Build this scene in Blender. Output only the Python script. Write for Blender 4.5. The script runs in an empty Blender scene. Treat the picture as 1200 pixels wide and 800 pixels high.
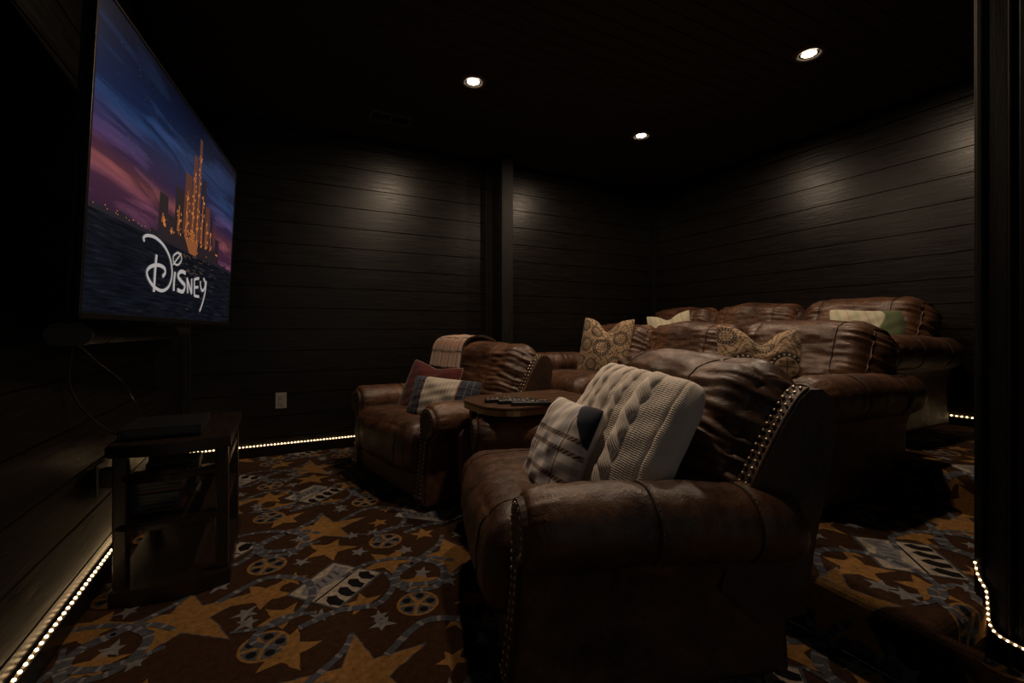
import bpy, bmesh, math, random
import numpy as np
from mathutils import Vector, Matrix, noise
random.seed(7)
S = bpy.context.scene
COL = S.collection
PI = math.pi

# ------------------------------------------------------------------ room dimensions (metres)
XL, XR = -0.64, 4.22          # television wall, rear wall behind the sofas
YB = 4.24                     # long wall with the outlet
HC = 2.747                    # ceiling
X1, Z1 = 1.62, 0.19           # first carpeted step
X2, Z2 = 2.80, 0.37           # second carpeted step
YN = 0.575                    # near side of the steps
EYE = 1.03
YAW = math.radians(27.4)
CF = Vector((math.sin(YAW), math.cos(YAW), 0)); CR = Vector((math.cos(YAW), -math.sin(YAW), 0)); CU = Vector((0, 0, 1))
def cdir(l, d, u): return (CR*l + CF*d + CU*u).normalized()

# ------------------------------------------------------------------ materials
def new_mat(name):
    m = bpy.data.materials.new(name); m.use_nodes = True
    nt = m.node_tree
    return m, nt, nt.nodes['Principled BSDF']
def N(nt, t, **kw):
    n = nt.nodes.new(t)
    for k, v in kw.items(): setattr(n, k, v)
    return n
def ramp(nt, fac, stops):
    r = N(nt, 'ShaderNodeValToRGB')
    e = r.color_ramp.elements
    while len(e) > 1: e.remove(e[-1])
    e[0].position = stops[0][0]; e[0].color = (*stops[0][1], 1)
    for p, c in stops[1:]:
        x = e.new(p); x.color = (*c, 1)
    nt.links.new(fac, r.inputs[0]); return r.outputs[0]
def coords(nt, scale=(1, 1, 1), kind='Object'):
    tc = N(nt, 'ShaderNodeTexCoord'); mp = N(nt, 'ShaderNodeMapping')
    mp.inputs['Scale'].default_value = scale
    nt.links.new(tc.outputs[kind], mp.inputs['Vector']); return mp.outputs[0]
def noise_n(nt, vec, scale, detail=4, rough=.55, dist=0):
    n = N(nt, 'ShaderNodeTexNoise'); nt.links.new(vec, n.inputs['Vector'])
    n.inputs['Scale'].default_value = scale; n.inputs['Detail'].default_value = detail
    n.inputs['Roughness'].default_value = rough; n.inputs['Distortion'].default_value = dist
    return n.outputs['Fac']
def bump(nt, b, h, strength, dist, prev=None):
    n = N(nt, 'ShaderNodeBump'); n.inputs['Strength'].default_value = strength; n.inputs['Distance'].default_value = dist
    nt.links.new(h, n.inputs['Height'])
    if prev: nt.links.new(prev, n.inputs['Normal'])
    nt.links.new(n.outputs[0], b.inputs['Normal']); return n.outputs[0]
def plain(name, col, rough=.5, metal=0, spec=.5):
    m, nt, b = new_mat(name)
    b.inputs['Base Color'].default_value = (*col, 1); b.inputs['Roughness'].default_value = rough
    b.inputs['Metallic'].default_value = metal; b.inputs['Specular IOR Level'].default_value = spec
    v = coords(nt); f = noise_n(nt, v, 40, 3)
    c = ramp(nt, f, [(.3, tuple(x*.88 for x in col)), (.7, tuple(min(1, x*1.1) for x in col))])
    nt.links.new(c, b.inputs['Base Color'])
    return m
def leather(name, dark, mid, light, rough=.42):
    m, nt, b = new_mat(name)
    v = coords(nt)
    f = noise_n(nt, v, 5.5, 7, .62, .6)
    c = ramp(nt, f, [(.32, dark), (.5, mid), (.68, light)])
    f2 = noise_n(nt, v, 38, 5, .6)
    mx = N(nt, 'ShaderNodeMixRGB', blend_type='MULTIPLY'); mx.inputs[0].default_value = .55
    nt.links.new(c, mx.inputs[1]); nt.links.new(ramp(nt, f2, [(.3, (.55, .5, .48)), (.62, (1, 1, 1))]), mx.inputs[2])
    nt.links.new(mx.outputs[0], b.inputs['Base Color'])
    rr = N(nt, 'ShaderNodeMapRange'); nt.links.new(f2, rr.inputs[0])
    rr.inputs[1].default_value = .3; rr.inputs[2].default_value = .7
    rr.inputs[3].default_value = rough-.07; rr.inputs[4].default_value = rough+.14
    nt.links.new(rr.outputs[0], b.inputs['Roughness'])
    b.inputs['Specular IOR Level'].default_value = .5
    vo = N(nt, 'ShaderNodeTexVoronoi', feature='DISTANCE_TO_EDGE'); nt.links.new(v, vo.inputs['Vector']); vo.inputs['Scale'].default_value = 150
    p = bump(nt, b, vo.outputs['Distance'], .25, .002)
    f3 = noise_n(nt, v, 16, 6, .65, 1.2)
    bump(nt, b, f3, .35, .012, p)
    return m
def painted_wood(name, col, axis, rough=.28, spec=.26):
    """black stained boards, grain running along axis"""
    m, nt, b = new_mat(name)
    sc = [9, 9, 9]; sc['xyz'.index(axis)] = .8
    v = coords(nt, tuple(sc))
    f = noise_n(nt, v, 5, 8, .6, .8)
    c = ramp(nt, f, [(.25, tuple(x*.6 for x in col)), (.55, col), (.8, tuple(x*1.5 for x in col))])
    nt.links.new(c, b.inputs['Base Color'])
    rr = N(nt, 'ShaderNodeMapRange'); nt.links.new(f, rr.inputs[0])
    rr.inputs[3].default_value = rough-.08; rr.inputs[4].default_value = rough+.14
    nt.links.new(rr.outputs[0], b.inputs['Roughness'])
    b.inputs['Specular IOR Level'].default_value = spec
    p = bump(nt, b, f, .3, .004)
    vk = coords(nt, tuple(2.2 if s == 9 else 1.1 for s in sc))
    vo = N(nt, 'ShaderNodeTexVoronoi'); nt.links.new(vk, vo.inputs['Vector']); vo.inputs['Scale'].default_value = 1.6
    kn = ramp(nt, vo.outputs['Distance'], [(0, (0, 0, 0)), (.10, (1, 1, 1))])
    bump(nt, b, kn, .25, .004, p)
    return m
def attr_mat(name, rough=.85, fuzz=240, strength=.25, sheen=.15):
    m, nt, b = new_mat(name)
    a = N(nt, 'ShaderNodeVertexColor'); a.layer_name = 'pattern'
    v = coords(nt); f = noise_n(nt, v, fuzz, 3)
    mx = N(nt, 'ShaderNodeMixRGB', blend_type='MULTIPLY'); mx.inputs[0].default_value = .35
    nt.links.new(a.outputs[0], mx.inputs[1]); nt.links.new(ramp(nt, f, [(.3, (.6, .6, .6)), (.7, (1, 1, 1))]), mx.inputs[2])
    nt.links.new(mx.outputs[0], b.inputs['Base Color'])
    b.inputs['Roughness'].default_value = rough; b.inputs['Specular IOR Level'].default_value = .2
    b.inputs['Sheen Weight'].default_value = sheen
    bump(nt, b, f, strength, .002)
    return m
def carpet(name, col):
    m, nt, b = new_mat(name)
    v = coords(nt)
    f = noise_n(nt, v, 260, 4, .7); f2 = noise_n(nt, v, 45, 4)
    mx = N(nt, 'ShaderNodeMixRGB'); nt.links.new(f, mx.inputs[1]); nt.links.new(f2, mx.inputs[2]); mx.inputs[0].default_value = .45
    c = ramp(nt, mx.outputs[0], [(.34, tuple(x*.45 for x in col)), (.52, col), (.68, tuple(x*1.5 for x in col))])
    nt.links.new(c, b.inputs['Base Color'])
    b.inputs['Roughness'].default_value = .95; b.inputs['Specular IOR Level'].default_value = .08
    bump(nt, b, f, .7, .006)
    return m
def emit(name, col, s):
    m, nt, b = new_mat(name)
    b.inputs['Base Color'].default_value = (*[min(1, c) for c in col], 1)
    b.inputs['Emission Color'].default_value = (*col, 1); b.inputs['Emission Strength'].default_value = s
    return m

M = {}
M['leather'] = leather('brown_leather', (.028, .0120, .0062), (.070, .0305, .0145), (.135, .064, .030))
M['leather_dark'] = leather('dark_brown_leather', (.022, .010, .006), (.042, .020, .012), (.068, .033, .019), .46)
M['seam'] = plain('seam_thread', (.030, .015, .010), .7)
M['stitch'] = plain('tan_stitching', (.26, .17, .10), .7)
M['nail'] = plain('antique_brass_nailhead', (.55, .45, .32), .28, 1)
M['wall_x'] = painted_wood('black_boards_along_x', (.0074, .0061, .0052), 'x')
M['wall_y'] = painted_wood('black_boards_along_y', (.0074, .0061, .0052), 'y')
M['wall_z'] = painted_wood('black_boards_upright', (.0085, .0076, .0072), 'z', .42, .22)
M['ceil'] = painted_wood('black_ceiling_boards', (.034, .029, .025), 'x', .55)
M['black_plastic'] = plain('black_plastic', (.012, .012, .013), .35)
M['grey_plastic'] = plain('grey_plastic_keys', (.30, .30, .31), .5)
M['bezel'] = plain('dark_metal_bezel', (.05, .045, .042), .25, .8)
M['cap'] = plain('charcoal_cap', (.05, .047, .045), .5)
M['espresso'] = painted_wood('espresso_wood', (.014, .0080, .0062), 'y', .30, .5)
M['table_wood'] = painted_wood('brown_table_wood', (.075, .038, .021), 'x', .27, .5)
M['table_dark'] = plain('dark_table_legs', (.020, .013, .010), .4)
M['brass'] = plain('aged_brass', (.36, .28, .17), .38, 1)
M['white_trim'] = plain('downlight_trim', (.13, .115, .10), .4, .2)
M['bulb'] = emit('downlight_bulb', (1, .80, .60), 26)
M['diode'] = emit('led_diode', (1, .66, .33), 11)
M['tape'] = plain('led_tape', (.55, .45, .30), .5)
M['outlet'] = plain('grey_outlet_plate', (.22, .20, .185), .4)
M['slot'] = plain('dark_slots', (.02, .02, .02), .6)
M['vent'] = plain('black_vent_metal', (.085, .075, .066), .45)
M['fabric'] = attr_mat('printed_fabric')
M['knit'] = attr_mat('knitted_wool', .95, 420, .5, .25)
M['purple'] = plain('purple_cloth', (.10, .035, .075), .9)
M['c_brown'] = carpet('carpet_brown', (.038, .0182, .0086))
M['c_gold'] = carpet('carpet_gold', (.225, .117, .036))
M['c_grey'] = carpet('carpet_grey', (.155, .150, .155))
M['c_slate'] = carpet('carpet_slate', (.062, .066, .078))
M['c_cream'] = carpet('carpet_cream', (.30, .255, .20))
M['c_black'] = carpet('carpet_black', (.008, .007, .008))

# ------------------------------------------------------------------ object helpers
def link(name, me, mats, parent=None, smooth=False):
    o = bpy.data.objects.new(name, me); COL.objects.link(o)
    for m in (mats if isinstance(mats, (list, tuple)) else [mats]): me.materials.append(m)
    if parent: o.parent = parent
    if smooth: me.polygons.foreach_set('use_smooth', [True]*len(me.polygons))
    return o
def mesh_pd(name, v, f):
    me = bpy.data.meshes.new(name); me.from_pydata([tuple(p) for p in v], [], [tuple(q) for q in f]); me.update(); return me
def obj_bm(name, bm, mats, parent=None, smooth=False):
    me = bpy.data.meshes.new(name); bm.normal_update(); bm.to_mesh(me); bm.free()
    return link(name, me, mats, parent, smooth)
def tag(o, label, cat, group=None):
    o['label'] = label; o['category'] = cat
    if group: o['group'] = group
    return o
def thing(name, label, cat, loc=(0, 0, 0), rz=0, group=None):
    o = bpy.data.objects.new(name, None); COL.objects.link(o); o.empty_display_size = .1
    o.location = loc; o.rotation_euler = (0, 0, rz)
    return tag(o, label, cat, group)
def struct(o): o['kind'] = 'structure'; return o
def kids(o): return [c for c in bpy.data.objects if c.parent == o]
def copy_tree(o, parent=None):
    c = o.copy(); COL.objects.link(c)
    if parent: c.parent = parent
    for ch in kids(o): copy_tree(ch, c)
    return c

def add_box(bm, lo, hi, bev=0, seg=2, mi=0, rot=None):
    lo, hi = Vector(lo), Vector(hi)
    r = bmesh.ops.create_cube(bm, size=1)
    vs = r['verts']; c = (lo+hi)/2; d = hi-lo
    for v in vs: v.co = Vector((v.co.x*d.x, v.co.y*d.y, v.co.z*d.z))
    if bev:
        es = list({e for v in vs for e in v.link_edges})
        rr = bmesh.ops.bevel(bm, geom=es, offset=bev, segments=seg, affect='EDGES', profile=.6)
        vs = list({v for f in rr['faces'] for v in f.verts} | {v for v in vs if v.is_valid})
    for v in vs: v.co = (rot @ v.co if rot else v.co) + c
    for f in {f for v in vs for f in v.link_faces}: f.material_index = mi
    return vs
def add_cyl(bm, a, b, r, n=16, r2=None, mi=0):
    a, b = Vector(a), Vector(b); d = b-a
    q = Vector((0, 0, 1)).rotation_difference(d).to_matrix().to_4x4()
    rr = bmesh.ops.create_cone(bm, cap_ends=True, segments=n, radius1=r, radius2=r if r2 is None else r2, depth=d.length,
                               matrix=Matrix.Translation((a+b)/2) @ q)
    for f in {f for v in rr['verts'] for f in v.link_faces}: f.material_index = mi
def add_tube(bm, pts, r, n=6, closed=False):
    pts = [Vector(p) for p in pts]; m = len(pts); rings = []
    up = Vector((.123, .311, .94)).normalized()
    for i, p in enumerate(pts):
        t = (pts[(i+1) % m if closed else min(i+1, m-1)] - pts[i-1 if closed else max(i-1, 0)])
        t = t.normalized() if t.length > 1e-9 else Vector((1, 0, 0))
        if abs(t.dot(up)) > .95: a = t.cross(Vector((1, 0, 0))).normalized()
        else: a = t.cross(up).normalized()
        b = t.cross(a)
        rings.append([bm.verts.new(p + (a*math.cos(k*2*PI/n) + b*math.sin(k*2*PI/n))*r) for k in range(n)])
    for i in range(m if closed else m-1):
        A, B = rings[i], rings[(i+1) % m]
        for k in range(n):
            bm.faces.new((A[k], A[(k+1) % n], B[(k+1) % n], B[k]))
    if not closed:
        bm.faces.new(rings[0][::-1]); bm.faces.new(rings[-1])
def tube(name, pts, r, m, parent=None, n=6, closed=False):
    bm = bmesh.new(); add_tube(bm, pts, r, n, closed); return obj_bm(name, bm, m, parent, True)
def dashes(name, pts, r, m, parent, dash=.008, gap=.006):
    """a line of short stitches along a polyline"""
    bm = bmesh.new(); pts = [Vector(p) for p in pts]
    for a, b in zip(pts[:-1], pts[1:]):
        L = (b-a).length; n = max(1, int(L/(dash+gap)))
        for k in range(n):
            t = k/n; t2 = t + dash/(dash+gap)/n
            add_tube(bm, [a.lerp(b, t), a.lerp(b, t2)], r, 4)
    return obj_bm(name, bm, m, parent)
def spline(P, n=12, closed=False):
    P = [np.array(p, float) for p in P]; out = []; m = len(P)
    rng = range(m if closed else m-1)
    for i in rng:
        if closed: p0, p1, p2, p3 = P[i-1], P[i], P[(i+1) % m], P[(i+2) % m]
        else: p0, p1, p2, p3 = P[max(i-1, 0)], P[i], P[i+1], P[min(i+2, m-1)]
        for k in range(n):
            t = k/n
            out.append(.5*((2*p1)+(-p0+p2)*t+(2*p0-5*p1+4*p2-p3)*t*t+(-p0+3*p1-3*p2+p3)*t**3))
    if not closed: out.append(P[-1])
    return out

# ------------------------------------------------------------------ upholstered shapes
class Puff:
    """rounded box on a cube grid, then a deform function (point, cube coordinate) -> point"""
    def __init__(s, half, r, fn=None): s.h = Vector(half); s.r = r; s.fn = fn
    def pt(s, c, lift=0):
        c = Vector(c); p = Vector((c.x*s.h.x, c.y*s.h.y, c.z*s.h.z)); q = Vector()
        for i in range(3):
            k = s.h[i]-s.r; q[i] = max(-k, min(k, p[i]))
        n = p-q; n = n.normalized() if n.length > 1e-9 else Vector((0, 0, 1))
        o = q + n*(s.r+lift)
        return s.fn(o, c) if s.fn else o
    def build(s, n, name, m, parent):
        nx, ny, nz = n; bm = bmesh.new()
        for ax, sg, (na, nb) in ((0, -1, (ny, nz)), (0, 1, (ny, nz)), (1, -1, (nx, nz)), (1, 1, (nx, nz)), (2, -1, (nx, ny)), (2, 1, (nx, ny))):
            a, b = [(1, 2), (0, 2), (0, 1)][ax]; g = []
            for i in range(na+1):
                row = []
                for j in range(nb+1):
                    c = [0, 0, 0]; c[ax] = sg; c[a] = -1+2*i/na; c[b] = -1+2*j/nb
                    row.append(bm.verts.new(s.pt(c)))
                g.append(row)
            flip = (sg > 0) == (ax == 1)
            for i in range(na):
                for j in range(nb):
                    q = [g[i][j], g[i+1][j], g[i+1][j+1], g[i][j+1]]
                    bm.faces.new(q[::-1] if flip else q)
        bmesh.ops.remove_doubles(bm, verts=bm.verts, dist=1e-5)
        bmesh.ops.recalc_face_normals(bm, faces=bm.faces)
        return obj_bm(name, bm, m, parent, True)
def nz(x, y, z, s): return noise.noise(Vector((x*s, y*s, z*s)))
def lerp(a, b, t): return a+(b-a)*t
def sm(a, b, x):
    t = max(0, min(1, (x-a)/(b-a))); return t*t*(3-2*t)

def nailheads(name, pts, parent, r=.0062, nrm=Vector((-1, 0, 0)), mat=None):
    bm = bmesh.new()
    q = Vector((0, 0, 1)).rotation_difference(nrm).to_matrix().to_4x4()
    for p in pts:
        g = bmesh.ops.create_uvsphere(bm, u_segments=8, v_segments=6, radius=r, matrix=Matrix.Translation(p) @ q @ Matrix.Diagonal((1, 1, .6, 1)))
    return obj_bm(name, bm, mat or M['nail'], parent, True)
def along(poly, step):
    poly = [Vector(p) for p in poly]; out = [poly[0].copy()]; acc = 0
    for a, b in zip(poly[:-1], poly[1:]):
        L = (b-a).length; d = step-acc
        while d <= L:
            out.append(a.lerp(b, d/L)); d += step
        acc = (acc+L) % step
    return out

def arm_profile(h, r=.112, base=.035):
    """closed section of a rolled arm in (y, z); outward is -y; ridge at y = 0"""
    cz = h-r; P = []
    P += [(.125, base), (.122, base+.12), (.112, cz-.14), (.104, cz-.04)]
    for k in range(0, 17):
        a = math.radians(-8 + k*(180+58)/16); P.append((r*math.cos(a), cz+r*math.sin(a)))
    P += [(-.035, cz-.105), (-.020, cz-.16), (-.012, cz-.24), (-.014, base+.10), (-.022, base)]
    return P
def resample(P, n):
    P = [Vector((p[0], p[1], 0)) for p in P]; P.append(P[0]); L = [0]
    for a, b in zip(P[:-1], P[1:]): L.append(L[-1]+(b-a).length)
    out = []; j = 0
    for k in range(n):
        t = L[-1]*k/n
        while L[j+1] < t: j += 1
        q = P[j].lerp(P[j+1], (t-L[j])/max(1e-9, L[j+1]-L[j])); out.append((q.x, q.y))
    return out
def make_arm(root, y0, side, h, length, dip, seams, seed):
    """side -1: outward towards -y"""
    prof = resample(arm_profile(h), 92); cz = h-.112
    def ring(x):
        t = x/length
        e = .80+.20*math.sqrt(max(0, 1-(1-min(1, x/.075))**2)); e2 = .93+.07*sm(0, .06, length-x)
        k = e*e2; out = []
        pinch = sum(math.exp(-((x-sx)/.012)**2) for sx in seams)*.006
        for (y, z) in prof:
            up = sm(h-.30, h-.18, z)
            yy, zz = y, z
            kk = lerp(1, k, up)
            dy, dz = yy, zz-cz
            rad = math.hypot(dy, dz)
            if up > 0 and rad > 1e-6:
                w = nz(x+seed, y*.6, z*.6, 7)*.006 + nz(x*2.2+seed, y, z, 15)*.0035
                ga = math.atan2(dz, dy)
                w += .0055*math.sin(ga*17+seed)*(sm(.13, .015, x))*sm(0, .012, x)      # gathers at the front edge
                f = kk + (w - pinch)/rad*up
                dy *= f; dz *= f
            else:
                dy += nz(x*1.3+seed, y, z, 6)*.006*(1 if abs(y) > .0 else 0)
            zz = cz+dz - dip*t*t*up
            yy = dy*1.0
            fl = .030*(1-sm(.0, .34, zz))                                               # the foot of the arm flares forward
            xx = x - fl*(1-sm(0, .25, t))
            out.append((xx, y0 + side*(-yy), zz))
        return out
    n = 64; V = []; F = []; m = len(prof)
    for i in range(n+1): V += ring(length*i/n)
    for i in range(n):
        for k in range(m):
            a, b = i*m+k, i*m+(k+1) % m
            q = (a, b, b+m, a+m); F.append(q if side < 0 else q[::-1])
    F.append(tuple(range(m))[::-1] if side < 0 else tuple(range(m)))
    F.append(tuple(n*m+k for k in range(m)) if side < 0 else tuple(n*m+k for k in range(m))[::-1])
    me = mesh_pd('arm', V, F); a = link('arm', me, M['leather'], root, True)
    # front facing panel with its double row of nailheads
    P = resample(arm_profile(h), 60); c = (.035, h-.22)
    def fx(z): return -.030*(1-sm(0, .34, z))
    def inset(d):
        out = []
        L = len(P)
        for i in range(L):
            p0, p1 = P[i-1], P[(i+1) % L]; t = Vector((p1[0]-p0[0], p1[1]-p0[1])).normalized()
            nrm = Vector((-t.y, t.x)); out.append((P[i][0]+nrm.x*d, P[i][1]+nrm.y*d))
        return out
    I = inset(.030); bm = bmesh.new()
    f0 = [bm.verts.new((fx(z)-.016, y0-side*y, z)) for y, z in I]
    f1 = [bm.verts.new((fx(z)+.012, y0-side*y, z)) for y, z in inset(.020)]
    bm.faces.new(f0)
    for i in range(len(I)): bm.faces.new((f0[i], f0[i-1], f1[i-1], f1[i]))
    bmesh.ops.recalc_face_normals(bm, faces=bm.faces)
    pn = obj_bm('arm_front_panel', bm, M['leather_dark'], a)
    J = [p for p in inset(.044)]
    pts = [Vector((fx(z)-.017, y0-side*y, z)) for y, z in J if z > .075]
    # order from the inner foot over the roll to the outer foot
    k0 = max(range(len(pts)), key=lambda i: (pts[i]-pts[i-1]).length); pts = pts[k0:]+pts[:k0]
    nailheads('nailhead_trim', along(pts, .024), pn)
    for sx in seams:
        rg = ring(sx); m2 = [Vector(p) for p, q in zip(rg, prof) if q[1] > cz-.1 ]
        cen = Vector((sx, y0, cz)); ln = [(p-cen)*(1+.004/max((p-cen).length, .05))+cen for p in m2]
        k0 = max(range(len(ln)), key=lambda i: (ln[i]-ln[i-1]).length); ln = ln[k0:]+ln[:k0]
        tube('seam', ln, .0028, M['seam'], a)
        dashes('stitching', [p+Vector((.007, 0, 0)) for p in ln], .0012, M['stitch'], a)
    return a

def make_seat(root, yc, hw, x0, x1, ztop, zbot, seed, name='seat_cushion', front_seam=True):
    half = ((x1-x0)/2, hw, (ztop-zbot)/2); C = Vector(((x0+x1)/2, yc, (ztop+zbot)/2))
    def fn(o, c):
        cr = (1-c.y**2)*(1-max(0, -c.x)**4)
        z = o.z; x = o.x; y = o.y
        if c.z > 0: z += .022*(1-abs(c.y)**3)*(1-.6*abs(c.x)**2)
        x -= .028*sm(0, 1, -c.x)*(1-abs(c.y)**3)*(1-.5*abs(c.z))
        w = nz(x*1.2+seed, y*.8+seed, z, 6)*.010 + nz(x+seed, y*2.0, z*1.2, 14)*.005
        w += .004*math.sin(y*95+nz(x+seed, y, z, 9)*4)*sm(.45, 1, abs(c.y))*sm(.2, 1, -c.x)
        n = Vector((c.x if abs(c.x) > .98 else 0, 0, c.z if abs(c.z) > .98 else 0))
        return Vector((x, y, z)) + n*w + C
    P = Puff(half, min(.10, half[2]*.9), fn)
    o = P.build((30, 40, 14), name, M['leather'], root)
    for sy in (-.62, .62):
        ln = [P.pt((lerp(-1, .9, k/24), sy, 1), .001) for k in range(25)][::-1] + [P.pt((-1, sy, lerp(1, -.9, k/14)), .001) for k in range(15)]
        tube('seam', ln, .0026, M['seam'], o)
    return o

def make_back(root, yc, hw, foot, top, thick, seed, pleat=.007, bolster=.52, name='back_cushion', welt=True):
    """cushion between foot and top (x, z) of its centre line; it faces -x"""
    f, t = Vector((foot[0], 0, foot[1])), Vector((top[0], 0, top[1])); ax = (t-f).normalized(); L = (t-f).length
    nr = Vector((-ax.z, 0, ax.x))                         # towards the sitter
    C = (f+t)/2 + Vector((0, yc, 0))
    def fn(o, c):
        y = o.y; z = o.z; d = -o.x
        d2 = d + (.045*(1-abs(c.y)**3)*(1-c.z**2) if c.x < 0 else -.02*(1-c.z**2))
        if c.x < 0: d2 += .035*math.exp(-((c.z-.62)/.35)**2)*(1-abs(c.y)**4)          # head roll
        z += .022*sm(.6, 1, c.z)*(1-abs(c.y)**2.5) + nz(y+seed, 0, 0, 3.2)*.014*sm(.5, 1, c.z)
        w = nz(y*1.1+seed, z*1.4, d+seed, 6)*.011 + nz(y*.8+seed, z*2.6, d, 13)*.006
        b = sm(bolster-.12, bolster+.12, abs(c.y))
        w += pleat*b*(math.sin(z*170+nz(y*1.2+seed, z, 0, 5)*6.5))*(.6+.8*nz(y+seed, z*3, 2, 6)) + pleat*1.1*b*math.sin(z*88+nz(y+seed, z, 1, 7)*5)
        w -= .006*math.exp(-((abs(c.y)-bolster)/.03)**2)                                 # the seam sinks in
        if abs(c.x) > .98 or abs(c.z) > .98: d2 += w*(1 if c.x < .5 else -1)*(1 if abs(c.x) > .98 else .6)
        if c.z > .98: z += w*.8
        if abs(c.y) > .98: y += (1 if y > 0 else -1)*(w*1.3+.016*(1-c.z**2)*(1-c.x**2))
        return C + ax*z + nr*d2 + Vector((0, y, 0))
    P = Puff((thick/2, hw, L/2), thick*.46, fn)
    o = P.build((10, 60, 100), name, M['leather'], root)
    for sy in (-bolster, bolster):
        s = 1 if sy > 0 else -1
        ln = [P.pt((-1, sy+s*.16*sm(-.2, -1, q), q), .002) for q in [lerp(-.95, 1, k/30) for k in range(31)]] + [P.pt((lerp(-1, .8, k/8), sy, 1), .002) for k in range(9)]
        tube('seam', ln, .0032, M['seam'], o)
        ln = [P.pt((lerp(-.9, .9, k/8), s, .96), .001) for k in range(2)]
    ln = [P.pt((-1, lerp(-bolster, bolster, k/30), .18), .004) for k in range(31)]
    dashes('stitching', ln, .0013, M['stitch'], o)
    for s in (-1, 1) if welt else ():                            # welt round each end
        ln = [P.pt((-1, s*.985, lerp(-.95, .97, k/24)), .002) for k in range(25)] + [P.pt((lerp(-1, .9, k/6), s*.985, 1), .002) for k in range(7)]
        tube('welt', ln, .0040, M['leather'], o)
    return o

def slab_xz(name, poly, y0, y1, bev, m, parent, smooth=True):
    bm = bmesh.new()
    A = [bm.verts.new((x, y0, z)) for x, z in poly]; B = [bm.verts.new((x, y1, z)) for x, z in poly]
    bm.faces.new(A); bm.faces.new(B[::-1])
    for i in range(len(poly)): bm.faces.new((A[i], A[i-1], B[i-1], B[i]))
    bmesh.ops.recalc_face_normals(bm, faces=bm.faces)
    es = [e for e in bm.edges if all((v.co.y-y0)*(v.co.y-y1) == 0 for v in e.verts) and abs(e.verts[0].co.y-e.verts[1].co.y) < 1e-6]
    bmesh.ops.bevel(bm, geom=es, offset=bev, segments=3, affect='EDGES', profile=.5)
    o = obj_bm(name, bm, m, parent, False)
    return o

# ---- recliner
ARM_H = .615; HWR = .545
def make_recliner(name, label, loc, rz, group):
    r = thing(name, label, 'armchair', loc, rz, group)
    for s in (-1, 1): make_arm(r, s*HWR, s, ARM_H, .79, .045, (.34, .64), 3.1*s+5)
    make_seat(r, 0, .45, -.075, .66, .47, .165, 2.7)
    half = (.03, .43, .085)
    def fn(o, c):
        w = nz(o.y+1, o.z, 0, 7)*.006
        return Vector((o.x+.01+w*(abs(c.x) > .98), o.y, o.z+.115))
    Puff(half, .028, fn).build((4, 30, 12), 'footrest_panel', M['leather'], r)
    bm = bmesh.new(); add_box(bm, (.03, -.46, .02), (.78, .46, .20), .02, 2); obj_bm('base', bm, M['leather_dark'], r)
    make_back(r, 0, .505, (.655, .40), (.895, .90), .26, 4.4, .0038, .50, welt=False)
    # outer back and its side wings
    bm = bmesh.new()
    ax = (Vector((.95, 0, .86))-Vector((.63, 0, .12))).normalized(); ang = math.atan2(ax.x, ax.z)
    rot = Matrix.Rotation(ang, 3, 'Y')
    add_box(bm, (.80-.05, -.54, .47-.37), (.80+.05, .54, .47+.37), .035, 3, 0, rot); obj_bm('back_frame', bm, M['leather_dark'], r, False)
    for s in (-1, 1):
        poly = [(.565, .30), (.62, .47), (.69, .62), (.77, .755), (.825, .83), (.86, .856), (.90, .856), (.935, .83), (.95, .78), (.948, .73), (.925, .60), (.88, .42), (.84, .20), (.70, .18)]
        y0, y1 = sorted((s*.490, s*.575))
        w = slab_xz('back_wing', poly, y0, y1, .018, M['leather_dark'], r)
        f = [(.62, .47), (.69, .62), (.77, .755), (.825, .83), (.86, .856)]
        f = spline(f, 10)
        for dy in (.020, .048, ):
            pts = [Vector((x-.004, s*(.497+dy), z+.003)) for x, z in f]
            nailheads('nailhead_trim', along(pts, .024), w, .0068, Vector((-.85, 0, .5)))
        tube('welt', [Vector((x, s*.566, z+.004)) for x, z in f], .005, M['leather'], w)
    return r

# ---- reclining sofa
HWS = 1.23
def make_sofa(name, label, loc, group):
    r = thing(name, label, 'sofa', loc, 0, group)
    for s in (-1, 1): make_arm(r, s*HWS, s, .635, .90, .02, (.34, .70), 9.3*s+1)
    ys = (-.755, 0, .755)
    for i, y in enumerate(ys):
        make_seat(r, y, .372, -.06, .62, .475, .20, 1.3+i*2.9)
    for i, y in enumerate(ys):
        half = (.03, .37, .10)
        def fn(o, c, y=y):
            return Vector((o.x+.01+nz(o.y+y, o.z, 0, 7)*.006*(abs(c.x) > .98), o.y+y, o.z+.13))
        Puff(half, .028, fn).build((4, 22, 10), 'footrest_panel', M['leather'], r)
    bm = bmesh.new(); add_box(bm, (.04, -1.20, .02), (.73, 1.20, .21), .02, 2); obj_bm('base', bm, M['leather_dark'], r)
    for i, y in enumerate((-.82, 0, .82)):
        make_back(r, y, .412, (.62, .42), (.83, .86), .27, 6.1+i*3.7, .0036, .56)
    bm = bmesh.new(); rot = Matrix.Rotation(math.radians(22), 3, 'Y')
    add_box(bm, (.80-.05, -1.17, .50-.34), (.80+.05, 1.17, .50+.34), .03, 3, 0, rot); obj_bm('back_frame', bm, M['leather_dark'], r)
    return r

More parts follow.
